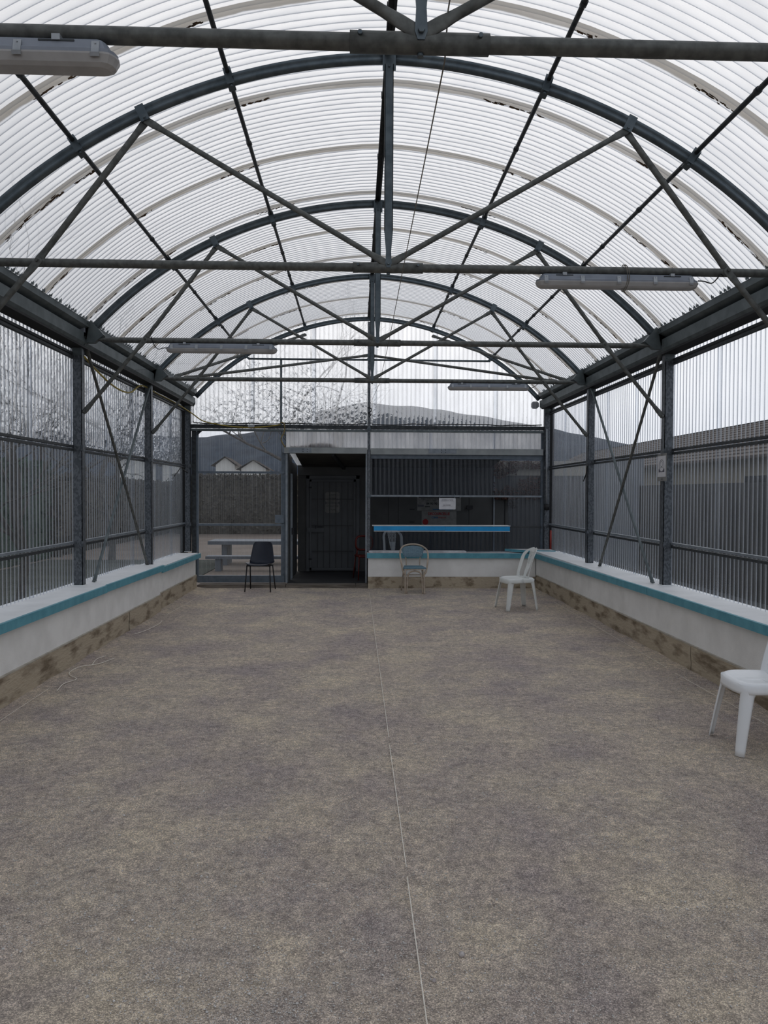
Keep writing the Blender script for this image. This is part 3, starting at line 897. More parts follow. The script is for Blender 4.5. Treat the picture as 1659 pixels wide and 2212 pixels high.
# ------------------------------------------------------------------ end wall (structure)
we = thing('wall_back', 'end wall of corrugated plastic panels in steel frame', None, kind='structure')
for s in (-1, 1):
    sweep_arch(MB(), s, 13.15, off=-.015).build('gable_arch', 'arch_steel', we)
topz = lambda x: arch(max(-2.93, min(2.93, x)), .082)[1]
YG = 13.27
# gable sheets above the beam
x = -3.08; i = 0
while x < 3.08:
    x1 = min(x + SHEET + .07, 3.08)
    wall_sheet('gable_sheet', (x, x1), 2.70, 9, 'X', YG + .004 * (i % 2), -1, 'gable_plastic_wavy' if x < -1.2 else 'gable_plastic_mid' if x < -.1 else 'gable_plastic', we, top=topz)
    x += SHEET; i += 1
# beam, mullions, tie bar
mb = MB(); mb.box(-3.03, 3.03, 13.12, 13.20, 2.705, 2.765); mb.build('transom_beam', 'dark_steel', we)
mb = MB(); mb.box(-3.03, 3.03, 13.10, 13.20, 2.655, 2.690); mb.build('transom_rail', 'gutter_steel', we)
mb = MB(); mb.box(-.024, .024, 13.08, 13.14, .62, 4.52); mb.build('centre_mullion', 'post_steel', we)
for zz in (3.95, 3.885, 2.70, 1.56):
    MB().box(-.034, .034, 13.07, 13.085, zz - .025, zz + .025).build('mullion_clamp', 'arch_steel', we)
mb = MB(); mb.box(-1.512, -1.48, 13.12, 13.15, 2.76, 3.88); mb.build('gable_mullion', 'arch_steel', we)
mb = MB(); mb.tube([(-2.05, 13.12, 3.88), (2.08, 13.12, 3.88)], .017, 8); mb.build('gable_tie', 'arch_steel', we)
for s in (-1, 1):
    MB().bar((s * 2.04, 13.12, 3.88), (s * 2.14, 13.10, 3.965), .03, .03).build('tie_bracket', 'arch_steel', we)
# corner uprights dark
for s in (-1, 1): MB().box(*sorted((s * 3.11, s * 3.20)), 13.12, 13.30, .55, 3.1).build('corner_upright', 'black_rubber', we)
MB().box(-3.01, -2.94, 13.14, 13.24, .07, 2.655).build('corner_upright', 'dark_steel', we)
MB().box(2.985, 3.02, 13.16, 13.22, .6, 2.655).build('corner_upright', 'frame_blue_grey', we)

# framed clear panel beside the doorway
pn = we
mb = MB(); mb.box(-2.94, -2.905, 13.16, 13.22, .19, 2.65); mb.build('panel_stile', 'frame_blue_grey', pn)
mb = MB(); mb.box(-1.50, -1.475, 13.16, 13.22, .19, 2.65); mb.build('panel_stile', 'frame_blue_grey', pn)
mb = MB(); mb.box(-1.475, -1.42, 13.17, 13.24, .07, 2.30); mb.build('panel_stile', 'frame_blue_grey', pn)
mb = MB(); mb.box(-1.42, -1.385, 13.12, 13.24, .07, 2.30); mb.build('door_jamb', 'aluminium', pn)
for zz in (1.954, 1.06): MB().box(-2.91, -1.44, 13.15, 13.21, zz - .018, zz + .018).build('panel_rail', 'frame_blue_grey', pn)
MB().box(-2.92, -1.44, 13.15, 13.21, .07, .19).build('kick_board', 'frame_blue_grey', pn)
MB().prism([(-2.92, 2.655), (-2.84, 2.655), (-2.92, 2.58)], 'Y', 13.15, 13.18).build('corner_gusset', 'dark_steel', pn)
MB().box(-1.60, -1.45, 13.135, 13.15, 1.09, 1.23).build('patch_plate', 'frame_blue_grey', pn)
wall_sheet('panel_sheet', (-2.91, -1.49), .18, 2.66, 'X', 13.23, -1, 'wall_plastic', pn)
# frosted strip above the lintel
for x0, x1 in ((-1.42, -.03), (-.03, 1.1), (1.05, 2.2), (2.15, 3.0)):
    wall_sheet('strip_sheet', (x0, x1), 2.33, 2.68, 'X', 13.24, -1, 'frosted_plastic', we)
# lintel channel
MB().box(-1.445, -.03, 13.08, 13.2, 2.282, 2.382).build('lintel', 'lintel_paint', we)
MB().box(.03, 3.0, 13.08, 13.2, 2.270, 2.375).build('lintel', 'lintel_paint', we)
for x0, x1 in ((-1.36, -.98), (1.02, 1.50)):
    MB().box(x0, x1, 13.074, 13.08, 2.29, 2.37).build('splice_plate', 'aluminium', we)
for xx in (-1.12, -1.05, 1.24, 1.31):
    for zz in (2.31, 2.35): MB().disc((xx, 13.074, zz), (0, -1, 0), .008, .005, 6).build('bolt', 'ink', we)
# window wall with the hatch
MB().box(.03, 2.99, 13.13, 13.18, 2.20, 2.268).build('head_rail', 'frame_blue_grey', we)
MB().box(.03, 2.99, 13.12, 13.17, 1.548, 1.578).build('hatch_rail', 'aluminium', we)
MB().box(2.40, 2.99, 13.14, 13.18, 1.018, 1.045).build('hatch_rail', 'grille_dark', we)
MB().box(-.055, -.028, 13.1, 13.2, .07, 2.28).build('door_jamb', 'aluminium', we)
for x0, x1 in ((.03, 1.09), (1.05, 2.45), (2.42, 2.99)):
    wall_sheet('hatch_sheet', (x0, x1), 1.56, 2.22, 'X', 13.21, -1, 'smoked_plastic', we)
for x0, x1 in ((.03, 1.09), (1.05, 2.43)):
    wall_sheet('hatch_sheet', (x0, x1), .60, 1.03, 'X', 13.21, -1, 'smoked_plastic', we)
wall_sheet('hatch_sheet', (2.42, 2.99), .60, 1.57, 'X', 13.215, -1, 'smoked_plastic', we)

# timber step across the end
for x0, x1 in ((-2.87, -1.40), (-1.39, -.22), (-.215, -.02)):
    st = single('timber_step', MB().box(x0, x1, 12.89, 13.12, -.03, .062, .008), 'old_wood',
                {-2.87: 'worn timber sill board under the framed plastic panel', -1.39: 'worn timber sill board in front of the doorway',
                 -.215: 'short worn timber block between doorway and bench'}[x0], 'board')

# blue counter shelf
t = thing('counter_shelf', 'bright blue serving shelf fixed below the dark hatch opening', 'shelf', (1.25, 13.1, 1.0))
MB().box(.085, 1.30, 12.98, 13.0, .975, 1.050).build('front_board', 'blue_paint', t)
MB().box(1.302, 2.41, 12.98, 13.0, .968, 1.045).build('front_board', 'blue_paint', t)
MB().box(.06, 2.42, 12.975, 13.24, 1.050, 1.062).build('shelf_top', 'edge_white', t)
MB().box(.085, 2.41, 12.976, 13.0, .960, .970).build('edge_strip', 'edge_white', t)

# ------------------------------------------------------------------ clubhouse corridor behind the end wall
YK = 15.10
hb = thing('clubhouse', 'dark grey panel-built clubhouse front behind the greenhouse end wall', 'building', (0.5, YK, 0))
xs = [-1.36, -1.16]; 
for x0, x1 in ((-1.36, -1.15), (-.19, .42), (.42, .62), (.62, 2.02), (2.02, 2.50), (2.50, 2.72), (2.74, 4.4)):
    MB().box(x0 + .004, x1 - .004, YK, YK + .06, .05, 1.97).build('wall_panel', 'panel_grey', hb)
MB().box(-1.36, 4.4, YK + .02, YK + .3, .0, 2.24).build('core_wall', 'grille_dark', hb)
MB().box(-1.36, 2.6, YK - .03, YK + .03, 1.96, 2.12).build('fascia', 'panel_grey', hb)
MB().box(2.58, 4.4, YK - .02, YK + .03, 1.97, 2.26).build('fascia', 'house_wall', hb)
MB().box(2.50, 2.53, YK - .03, YK, .05, 1.96).build('corner_strip', 'aluminium', hb)
# canopy over the corridor
MB().prism([(13.22, 2.30), (YK, 2.12), (YK, 2.16), (13.22, 2.36)], 'X', -1.27, 2.44).build('canopy_roof', 'canopy_dark', hb)
MB().add([(-1.38, 13.24, 2.325), (-1.265, 13.24, 2.325), (-1.265, YK, 2.15), (-1.38, YK, 2.15)], [(0, 1, 2, 3)]).build('canopy_skylight', 'plain_plastic', hb)
for zz in (1.285, 1.035): MB().box(.84, .94, YK - .012, YK, zz, zz + .018).build('air_vent', 'ink', hb)
MB().bar((-.62, 13.24, 2.27), (-.45, YK, 2.09), .05, .05).build('canopy_rafter', 'grille_dark', hb)
# side wall with a glazed door left ajar
MB().box(-1.43, -1.375, 13.28, 13.62, .05, 2.28).build('side_wall_panel', 'panel_grey', hb)
MB().box(-1.43, -1.375, 13.86, YK, .05, 2.16).build('side_wall_panel', 'panel_grey', hb)
MB().box(-1.43, -1.375, 13.62, 13.90, 1.97, 2.24).build('side_wall_panel', 'panel_grey', hb)
MB().box(-1.40, -1.36, 13.84, 13.87, .06, 1.95).build('door_edge', 'aluminium', hb)
MB().box(-1.40, -1.36, 13.605, 13.625, .06, 1.95).build('door_edge', 'aluminium', hb)
MB().box(-1.37, -1.33, 13.74, 13.83, .86, .98).build('latch', 'ink', hb)
MB().box(-1.40, 4.4, 13.22, YK + .1, -.05, .068).build('corridor_floor', 'vestibule_floor', hb)
MB().box(-.03, -.0, 13.20, 13.24, .07, .6).build('corridor_edge', 'dark_steel', hb)

# barred door
d = thing('door_1', 'grey clubhouse door behind a barred security grille', None, (-.67, YK, .07), kind='structure')
MB().box(-1.19, -1.13, YK - .06, YK, .07, 1.95).build('door_frame', 'door_grey', d)
MB().box(-.215, -.15, YK - .06, YK, .07, 1.95).build('door_frame', 'door_grey', d)
MB().box(-1.19, -.15, YK - .06, YK, 1.89, 1.95).build('door_frame', 'door_grey', d)
MB().box(-1.13, -.215, YK - .03, YK - .001, .08, 1.89).build('door_leaf', 'door_grey', d)
gx = [-1.085 + i * .826 / 7 for i in range(8)]
for x0, x1 in ((-1.12, -1.085), (-.262, -.225)): MB().box(x0, x1, YK - .10, YK - .065, .10, 1.87).build('grille_frame', 'door_grey', d)
for z0, z1 in ((.10, .145), (1.83, 1.87)): MB().box(-1.12, -.225, YK - .10, YK - .065, z0, z1).build('grille_frame', 'door_grey', d)
for xx in gx[1:-1]: MB().box(xx - .007, xx + .007, YK - .09, YK - .076, .14, 1.84).build('grille_bar', 'grille_dark', d)
for zz in (1.49, .975, .47): MB().box(-1.09, -.26, YK - .09, YK - .078, zz - .006, zz + .006).build('grille_bar', 'grille_dark', d)
MB().box(-1.17, -.84, YK - .11, YK - .085, .845, .93).build('lock_plate', 'door_grey', d)
MB().box(-1.02, -1.0, YK - .125, YK - .10, .91, .965).build('lock_cylinder', 'ink', d)
MB().bar((-.965, YK - .13, .945), (-.86, YK - .13, .945), .02, .018).build('door_handle', 'ink', d)
for zz in (1.70, .30): MB().box(-1.14, -1.08, YK - .115, YK - .10, zz, zz + .03).build('hinge', 'ink', d)
for z0, z1, lab, tx in ((1.42, 1.63, 'upper white notice plate on the barred door', ('BUVETTE', 'MATINEE')), (1.215, 1.41, 'lower white notice plate on the barred door', ('INTERDICTION', 'DE FUMER'))):
    s_ = thing('door_notice', lab, 'notice', (-.68, YK - .035, z0))
    c = .03; MB().prism([(-.82, z0 + c), (-.79, z0), (-.57, z0), (-.54, z0 + c), (-.54, z1 - c), (-.57, z1), (-.79, z1), (-.82, z1 - c)], 'Y', YK - .040, YK - .031).build('plate', 'paper_grey_shade', s_)
    text(tx[0], 'lettering', 'ink', s_, (-.68, YK - .0415, z1 - .06), .034)
    text(tx[1], 'lettering', 'ink', s_, (-.68, YK - .0415, z1 - .13), .034)

# posters on the clubhouse wall
p = thing('wall_poster', 'pale tyre dealer poster behind the hanging no-smoking sign', 'poster', (1.42, YK - .005, 1.4))
MB().box(.99, 1.86, YK - .010, YK - .002, 1.27, 1.56).build('sheet', 'paper_grey_shade', p)
MB().box(1.02, 1.83, YK - .012, YK - .010, 1.52, 1.555).build('band', 'ink', p)
text('PNEUS TOUTES MARQUES', 'lettering', 'ink', p, (1.28, YK - .012, 1.498), .036)
text('STATUT  AVANT', 'lettering', 'ink', p, (1.26, YK - .012, 1.462), .028)
text('04 90 90', 'lettering', 'ink', p, (1.28, YK - .012, 1.405), .062, bold=.0015)
text('www.', 'lettering', 'ink', p, (1.20, YK - .012, 1.350), .045, bold=.0015)
MB().box(1.0, 1.12, YK - .012, YK - .010, 1.345, 1.385).build('band', 'ink_grey', p)
MB().box(1.30, 1.70, YK - .012, YK - .010, 1.285, 1.305).build('band', 'ink_blue', p)
p = thing('wall_poster', 'pale poster with red heading DECOURCELLE above the blue counter', 'poster', (1.42, YK - .005, 1.1))
MB().box(1.08, 1.77, YK - .010, YK - .002, .95, 1.262).build('sheet', 'paper_grey_shade', p)
text('DECOURCELLE', 'lettering', 'ink_red', p, (1.42, YK - .012, 1.205), .075, bold=.002, sx=.85)
text('Clima', 'lettering', 'ink_blue', p, (1.34, YK - .012, 1.135), .055, bold=.0012)
text('tisation', 'lettering', 'ink_red', p, (1.485, YK - .012, 1.135), .055)
MB().disc((1.155, YK - .010, 1.045), (0, -1, 0), .058, .003, 20).build('badge', 'ink_red', p)
single('wall_telephone', MB().box(1.97, 2.09, YK - .05, YK, 1.30, 1.375, .01), 'ink', 'small black box on the clubhouse wall beside the posters', 'box')

# hanging sign
t = thing('hanging_sign', 'white sign reading INTERDICTION DE FUMER hung on the hatch rail', 'sign', (1.35, 13.09, 1.55))
MB().box(1.205, 1.492, 13.085, 13.093, 1.335, 1.528, .008).build('plate', 'paper', t)
text('INTERDICTION', 'lettering', 'ink_grey', t, (1.348, 13.0845, 1.495), .030, sx=.95)
text('DE FUMER', 'lettering', 'ink_grey', t, (1.340, 13.0845, 1.405), .030, sx=.95)
mb = MB(); mb.box(1.235, 1.46, 13.0842, 13.085, 1.476, 1.4775); mb.box(1.25, 1.43, 13.0842, 13.085, 1.386, 1.3875); mb.build('underline', 'ink_grey', t)
for xx in (1.218, 1.478):
    MB().tube(bez([(xx, 13.089, 1.50), (xx, 13.10, 1.56), (xx, 13.115, 1.590), (xx, 13.15, 1.584), (xx, 13.178, 1.56)], 4), .0035, 6).build('hook', 'aluminium', t)

# ------------------------------------------------------------------ fixtures, cables, small fittings
def batten(x0, x1, y, lab, cable=None):
    t = thing('batten_light', lab, 'light', ((x0 + x1) / 2, y, 3.08), group='batten lights under the ties')
    z1 = ZT - .031; zj = z1 - .052; z0 = zj - .040; w1, w2 = .038, .052
    def ring(xa, xb, wdt, z, c, m=6):
        pts = []
        for sx, cx in ((1, xb - c), (-1, xa + c)):
            for q in range(m + 1):
                a = (-math.pi / 2 + math.pi * q / m) * 1
                pts.append((cx + sx * c * math.cos(a), y + wdt * math.sin(a) * sx, z))
        return pts
    def loft(rings, mat, nm):
        n = len(rings[0]); V = [p for r_ in rings for p in r_]
        F = [(i * n + j, i * n + (j + 1) % n, (i + 1) * n + (j + 1) % n, (i + 1) * n + j) for i in range(len(rings) - 1) for j in range(n)]
        F += [tuple(range(n))[::-1], tuple((len(rings) - 1) * n + j for j in range(n))]
        mb = MB().add(V, F); return mb.build(nm, mat, t)
    loft([ring(x0 + .006, x1 - .006, w2 - .001, zj - .002, .04), ring(x0 + .004, x1 - .004, w2, zj + .012, .04), ring(x0 + .022, x1 - .022, w2 - .008, zj + .018, .03),
          ring(x0 + .035, x1 - .035, w1, z1 - .008, .03), ring(x0 + .045, x1 - .045, w1 - .008, z1, .02)], 'lamp_body', 'housing')
    loft([ring(x0 + .03, x1 - .03, w2 - .022, z0, .03), ring(x0 + .012, x1 - .012, w2 - .010, z0 + .010, .035), ring(x0, x1, w2, zj - .006, .04), ring(x0, x1, w2, zj, .04)], 'lamp_lens', 'diffuser')
    for i in range(5):
        xx = x0 + .065 + (x1 - x0 - .13) * i / 4
        mb = MB(); mb.bar((xx, y - w2 - .004, zj - .014), (xx, y - w1 - .008, zj + .036), .026, .004, up=Vector((0, 1, 0))); mb.bar((xx, y - w2 - .008, zj - .006), (xx, y - w2 - .003, zj - .018), .030, .004, up=Vector((0, 1, 0)))
        mb.disc((xx, y - w1 - .012, zj + .028), (0, -1, 0), .003, .003, 6)
        mb.build('clip', 'lamp_clip', t)
    for f in (.17, .83):
        xx = x0 + (x1 - x0) * f
        MB().box(xx - .06, xx + .06, y - w1 - .004, y - w1 + .002, z1 - .014, z1 - .008).build('slide_rail', 'dark_steel', t)
        MB().box(xx - .014, xx + .014, y - w1 - .008, y + .02, z1 - .012, z1 + .008).build('mount_bracket', 'lamp_clip', t)
    if cable: MB().tube(bez(cable, 6), .0045, 6).build('cable', 'black_rubber', t)
    return t


batten(-2.20, -1.035, 2.696, 'grey batten light under the nearest tie tube')
b2 = batten(1.03, 2.18, 5.346, 'grey batten light bound with twine under the second tie tube',
            [(2.18, 5.34, 3.105), (2.22, 5.33, 3.10), (2.27, 5.32, 3.085), (2.31, 5.32, 3.12), (2.33, 5.32, 3.15), (2.36, 5.335, 3.14)])
mb = MB()
for dx in (0, .012): mb.tube([(1.655 + dx + .008 * math.cos(a * 2), 5.346 + .058 * math.cos(a), 3.118 + .092 * math.sin(a)) for a in [k4 * 2 * math.pi / 20 for k4 in range(20)]], .0035, 5, closed=True)
mb.build('twine_binding', 'twine', b2)
batten(-2.175, -1.035, 7.996, 'grey batten light with black lead under the third tie tube',
       [(-2.17, 7.99, 3.09), (-2.21, 7.98, 3.085), (-2.25, 7.98, 3.075), (-2.29, 7.98, 3.11), (-2.32, 7.965, 3.19), (-2.325, 7.98, 3.20)])
batten(1.05, 2.195, 10.646, 'grey batten light under the farthest tie tube',
       [(2.19, 10.64, 3.09), (2.24, 10.63, 3.085), (2.30, 10.63, 3.13), (2.32, 10.62, 3.16)])

single('yellow_hose', MB().tube(bez([(-3.02, 8.02, 3.0), (-3.05, 8.5, 2.93), (-3.05, 8.99, 2.852), (-3.05, 9.45, 2.83), (-3.05, 9.8, 2.87), (-3.06, 10.298, 3.02), (-3.085, 11.2, 3.03),
                                     (-3.085, 12.0, 3.03), (-3.05, 12.562, 3.0), (-2.95, 12.95, 2.92), (-2.80, 13.06, 2.814), (-2.55, 13.08, 2.76), (-2.332, 13.09, 2.728), (-2.0, 13.09, 2.715), (-1.7, 13.09, 2.735), (-1.50, 13.09, 2.765)], 6), .010, 8),
       'yellow_hose', 'yellow hose drooping along the wall top and onto the transom beam', 'hose')
single('hose_end', MB().tube(bez([(-1.50, 13.07, 2.80), (-1.45, 13.06, 2.79), (-1.43, 13.06, 2.72), (-1.445, 13.06, 2.62), (-1.49, 13.06, 2.53), (-1.47, 13.06, 2.46), (-1.42, 13.06, 2.38)], 6), .011, 8),
       'hose_brown', 'brown stretch of hose hanging down beside the doorway lintel', 'hose')
rr_ = random.Random(2)
for k5, (x0, x1, lab) in enumerate(((-2.98, -.05, 'black cable lying wavily on the transom beam, hose side'), (.05, 2.98, 'black cable lying wavily on the transom beam, hatch side'))):
    pts = [(x0 + (x1 - x0) * i / 12, 13.13 + rr_.uniform(-.02, .02), 2.783 + rr_.uniform(-.008, .014)) for i in range(13)]
    single('power_cable', MB().tube(bez(pts, 4), .009, 6), 'black_rubber', lab, 'cable')
single('cable_drop', MB().tube(bez([(-2.93, 13.02, 3.12), (-2.96, 13.04, 3.05), (-2.965, 13.05, 2.9), (-2.96, 13.06, 2.80), (-2.9, 13.09, 2.778)], 5), .006, 6), 'black_rubber', 'black cable dropping from the gutter end down the corner post', 'cable')
t = thing('cable_connector', 'pale grey cable connector on the transom beam over the clear panel', 'connector', (-1.98, 13.07, 2.735))
MB().box(-2.05, -1.94, 13.055, 13.09, 2.715, 2.762, .008).build('housing', 'lamp_clip', t)
MB().tube(bez([(-2.13, 13.07, 2.72), (-2.08, 13.07, 2.76), (-2.04, 13.07, 2.80), (-2.03, 13.07, 2.77)], 4), .004, 6).build('lead', 'black_rubber', t)
t = thing('junction_box', 'small grey junction box at the head of the hose side post', 'box', (-3.0, 7.93, 3.2))
MB().box(-3.06, -2.975, 7.90, 7.94, 3.16, 3.285, .006).build('housing', 'lamp_body', t)
MB().disc((-3.055, 7.90, 3.235), (0, -1, 0), .006, .006, 6).build('screw', 'ink', t)
t = thing('wall_conduit', 'pale vertical conduit in the corner by the hatch, black cap below', 'pipe', (3.055, 13.05, 1.4))
MB().tube([(3.05, 13.06, 2.72), (3.06, 13.06, 1.43)], .013, 10).build('tube', 'lamp_clip', t)
MB().tube([(3.058, 13.05, 1.43), (3.058, 13.05, 1.33)], .045, 10).build('cap', 'black_rubber', t)
single('red_pipe', MB().tube([(3.135, 13.06, .62), (3.135, 13.06, .98)], .016, 10), 'red_paint', 'short red pipe standing in the corner on the bench', 'pipe')
single('corner_bottle', MB().box(2.84, 2.97, 13.30, 13.36, 3.10, 3.22, .03), 'paper', 'translucent plastic box outside the gable near the gutter end', 'box')
t = thing('wall_hook', 'bent black hook on the rail near the corner, hose side', 'hook', (-3.05, 12.4, 1.95))
MB().tube(bez([(-3.03, 11.98, 1.86), (-3.03, 12.2, 1.93), (-3.02, 12.42, 2.02), (-3.02, 12.5, 1.99), (-3.03, 12.7, 1.965), (-3.04, 12.98, 1.935)], 4), .008, 6).build('rod', 'black_rubber', t)
t = thing('wall_hook', 'bent black strap on the post beyond the calendar', 'hook', (3.0, 10.6, 1.95))
MB().tube(bez([(3.0, 10.56, 2.0), (3.0, 10.60, 1.90), (3.0, 10.66, 1.85), (3.0, 10.74, 1.79)], 4), .009, 6).build('strap', 'black_rubber', t)

# calendar with an oval portrait
t = thing('wall_calendar', 'small sheet with an oval portrait hung on the wall post', 'calendar', (3.012, 8.0, 1.9))
XC = 3.008
MB().box(XC, XC + .003, 7.86, 8.10, 1.745, 2.035).build('backing', 'paper_grey_shade', t)
MB().box(XC - .003, XC - .0005, 7.875, 8.09, 1.79, 2.01).build('sheet', 'paper', t)
def ovalring(cy, cz, ry, rz, w, n=26):
    V = []; 
    for i in range(n):
        a = 2 * math.pi * i / n
        V += [(XC - .0045, cy + ry * math.cos(a), cz + rz * math.sin(a)), (XC - .0045, cy + (ry - w) * math.cos(a), cz + (rz - w) * math.sin(a))]
    return V, [(2 * i, 2 * i + 1, (2 * i + 3) % (2 * n), (2 * i + 2) % (2 * n)) for i in range(n)]
mb = MB(); mb.add(*ovalring(7.98, 1.905, .065, .068, .006)); mb.add(*ovalring(7.982, 1.925, .035, .03, .004)); mb.add(*ovalring(7.98, 1.87, .045, .025, .004)); mb.build('oval_portrait', 'ink_grey', t)
mb = MB()
for yy in (7.905, 8.055):
    sg = 1 if yy < 7.98 else -1
    mb.add([(XC - .0045, yy, 1.838), (XC - .0045, yy + sg * .05, 1.838), (XC - .0045, yy, 1.88)], [(0, 1, 2)])
mb.build('corner_shading', 'ink_grey', t)
MB().disc((XC - .001, 7.98, 2.022), (-1, 0, 0), .006, .004, 6).build('nail', 'ink', t)
MB().box(XC - .002, XC, 7.96, 8.0, 1.762, 1.770).build('pin', 'ink', t)

# court strings
def string(pts, lab, r=.0024, z=.012):
    P = [(x, y, z) for x, y in pts]
    single('ground_string', MB().tube(P, r, 5), 'string', lab, 'string')
def seg(p, q, n=30): return [(p[0] + (q[0] - p[0]) * i / n, p[1] + (q[1] - p[1]) * i / n) for i in range(n + 1)]
string(seg((0.0, 1.2), (-.002, 3.13), 50), 'pale boundary string down the floor middle, length ending nearest the camera')
string(seg((0.0, 3.22), (-.002, 4.80), 40), 'pale boundary string down the floor middle, second length')
string(seg((0.0, 4.95), (.0, 12.3), 90), 'pale boundary string down the floor middle, long far length')
string(seg((-2.66, 3.5), (-2.70, 6.27), 30), 'thin pale string along the floor beside the hose side bench', .0017)
string(seg((-2.68, 10.0), (-2.62, 11.9), 20), 'thin pale string on the floor beyond the stepped bench end', .0017)
string(seg((2.63, 3.5), (2.63, 6.7), 40), 'thin pale string on the floor under the nearest white chair', .0017)
string(seg((2.64, 6.9), (2.71, 11.2), 40), 'thin pale string on the floor along the calendar side bench', .0017)
t = thing('loose_cord', 'frayed loose cord curling on the gravel beside the bench', 'cord', (-2.65, 6.8, 0))
for pts in ([(-2.62, 6.22), (-2.64, 6.42), (-2.60, 6.60), (-2.70, 6.72), (-2.75, 6.86), (-2.74, 7.06), (-2.66, 7.16), (-2.60, 7.22), (-2.53, 7.42)], [(-2.66, 7.16), (-2.69, 7.38), (-2.65, 7.52)], [(-2.72, 8.7), (-2.66, 8.9), (-2.60, 9.3), (-2.63, 9.6)]):
    P = bez([(x, y, fz(x, y) + .008) for x, y in pts], 5); MB().tube(P, .0035, 5).build('strand', 'string', t)
# small things on the floor
for nm, x, y, s_, lab in (('stone', .152, 2.60, .011, 'rounded purplish pebble standing out on the gravel near the middle string'), ('stone', .043, 2.47, .008, 'small pale pebble close beside the middle string')):
    V = []; F = []; nu, nv = 10, 6
    for i in range(nv + 1):
        for j in range(nu):
            a, b_ = math.pi * i / nv, 2 * math.pi * j / nu; v = Vector((math.sin(a) * math.cos(b_), math.sin(a) * math.sin(b_), math.cos(a) * .8))
            v *= s_ * (1 + .25 * noise.noise(v * 1.7 + Vector((x, y, 0)) * 9)); V.append((x + v.x, y + v.y, fz(x, y) + s_ * .55 + v.z))
    F = [(i * nu + j, (i + 1) * nu + j, (i + 1) * nu + (j + 1) % nu, i * nu + (j + 1) % nu) for i in range(nv) for j in range(nu)]
    single(nm, MB().add(V, F, True), 'stone_grey', lab, 'stone')

# thin wire strung below the ridge
single('overhead_wire', MB().tube([(.10, 1.6, 3.42), (.092, 2.66, 3.26), (.088, 2.72, 3.12), (.096, 5.34, 3.125), (.108, 7.99, 3.13), (.10, 10.64, 3.12), (.02, 13.06, 3.13), (.0, 13.07, 3.05)], .0028, 5),
       'twine', 'thin twisted wire strung below the ties along the roof middle', 'wire')
single('mullion_tie', MB().tube(bez([(-.03, 13.06, 3.06), (.03, 13.05, 3.05), (.035, 13.05, 3.0), (-.02, 13.05, 2.97), (.03, 13.05, 2.94), (.0, 13.05, 2.9)], 4), .008, 5), 'ink', 'dark knotted tie on the centre mullion above the transom', 'cord')

# leaf litter behind the frosted strip, vine behind the hatch
def leaf_heap(name, n, fn, mat, lab, cat, size=.03, seed=1):
    r_ = random.Random(seed); mb = MB()
    for _ in range(n):
        c = Vector(fn(r_)); a = Vector((r_.gauss(0, 1), r_.gauss(0, 1), r_.gauss(0, 1))).normalized(); b_ = a.cross(Vector((r_.gauss(0, 1), r_.gauss(0, 1), r_.gauss(0, 1)))).normalized()
        s_ = size * r_.uniform(.6, 1.3)
        mb.add([c - a * s_, c + b_ * s_ * .5, c + a * s_, c - b_ * s_ * .5, c + a.cross(b_) * s_ * .2], [(0, 1, 4), (1, 2, 4), (2, 3, 4), (3, 0, 4)])
    return single(name, mb, mat, lab, cat, kind='stuff' if name == 'leaf_litter' else None)
def heapf(r_):
    x = r_.uniform(-1.38, -.42); t_ = (x + 1.38) / .96; h = .035 + .075 * math.exp(-((x + .82) / .32) ** 2) if x < -.6 else .05 * (1 - (x + .6) / .2)
    return (x, r_.uniform(13.255, 13.36), 2.37 + max(.004, h) * r_.random())
leaf_heap('leaf_litter', 1500, heapf, 'dead_leaves', 'brown leaf litter heaped above the doorway lintel behind frosted plastic', 'leaves', .02)
def vinef(r_):
    while True:
        x = r_.uniform(2.50, 3.5); z = r_.uniform(1.5, 2.25)
        if noise.noise(Vector((x * 4, z * 4, 2))) > -.12 and not (x > 2.95 and 1.95 < z < 2.1): return (x, YK - r_.uniform(.03, .16), z)
leaf_heap('climbing_vine', 1800, vinef, 'vine_leaf', 'reddish brown climbing vine on the wall behind the smoked hatch panel', 'vine', .028, 3)
leaf_heap('vine_sprig', 60, lambda r_: (2.88 + r_.gauss(0, .05), YK - .06, 1.40 + r_.gauss(0, .04)), 'hedge_brown', 'small withered sprig below the vine behind the hatch panel', 'plant', .025, 4)

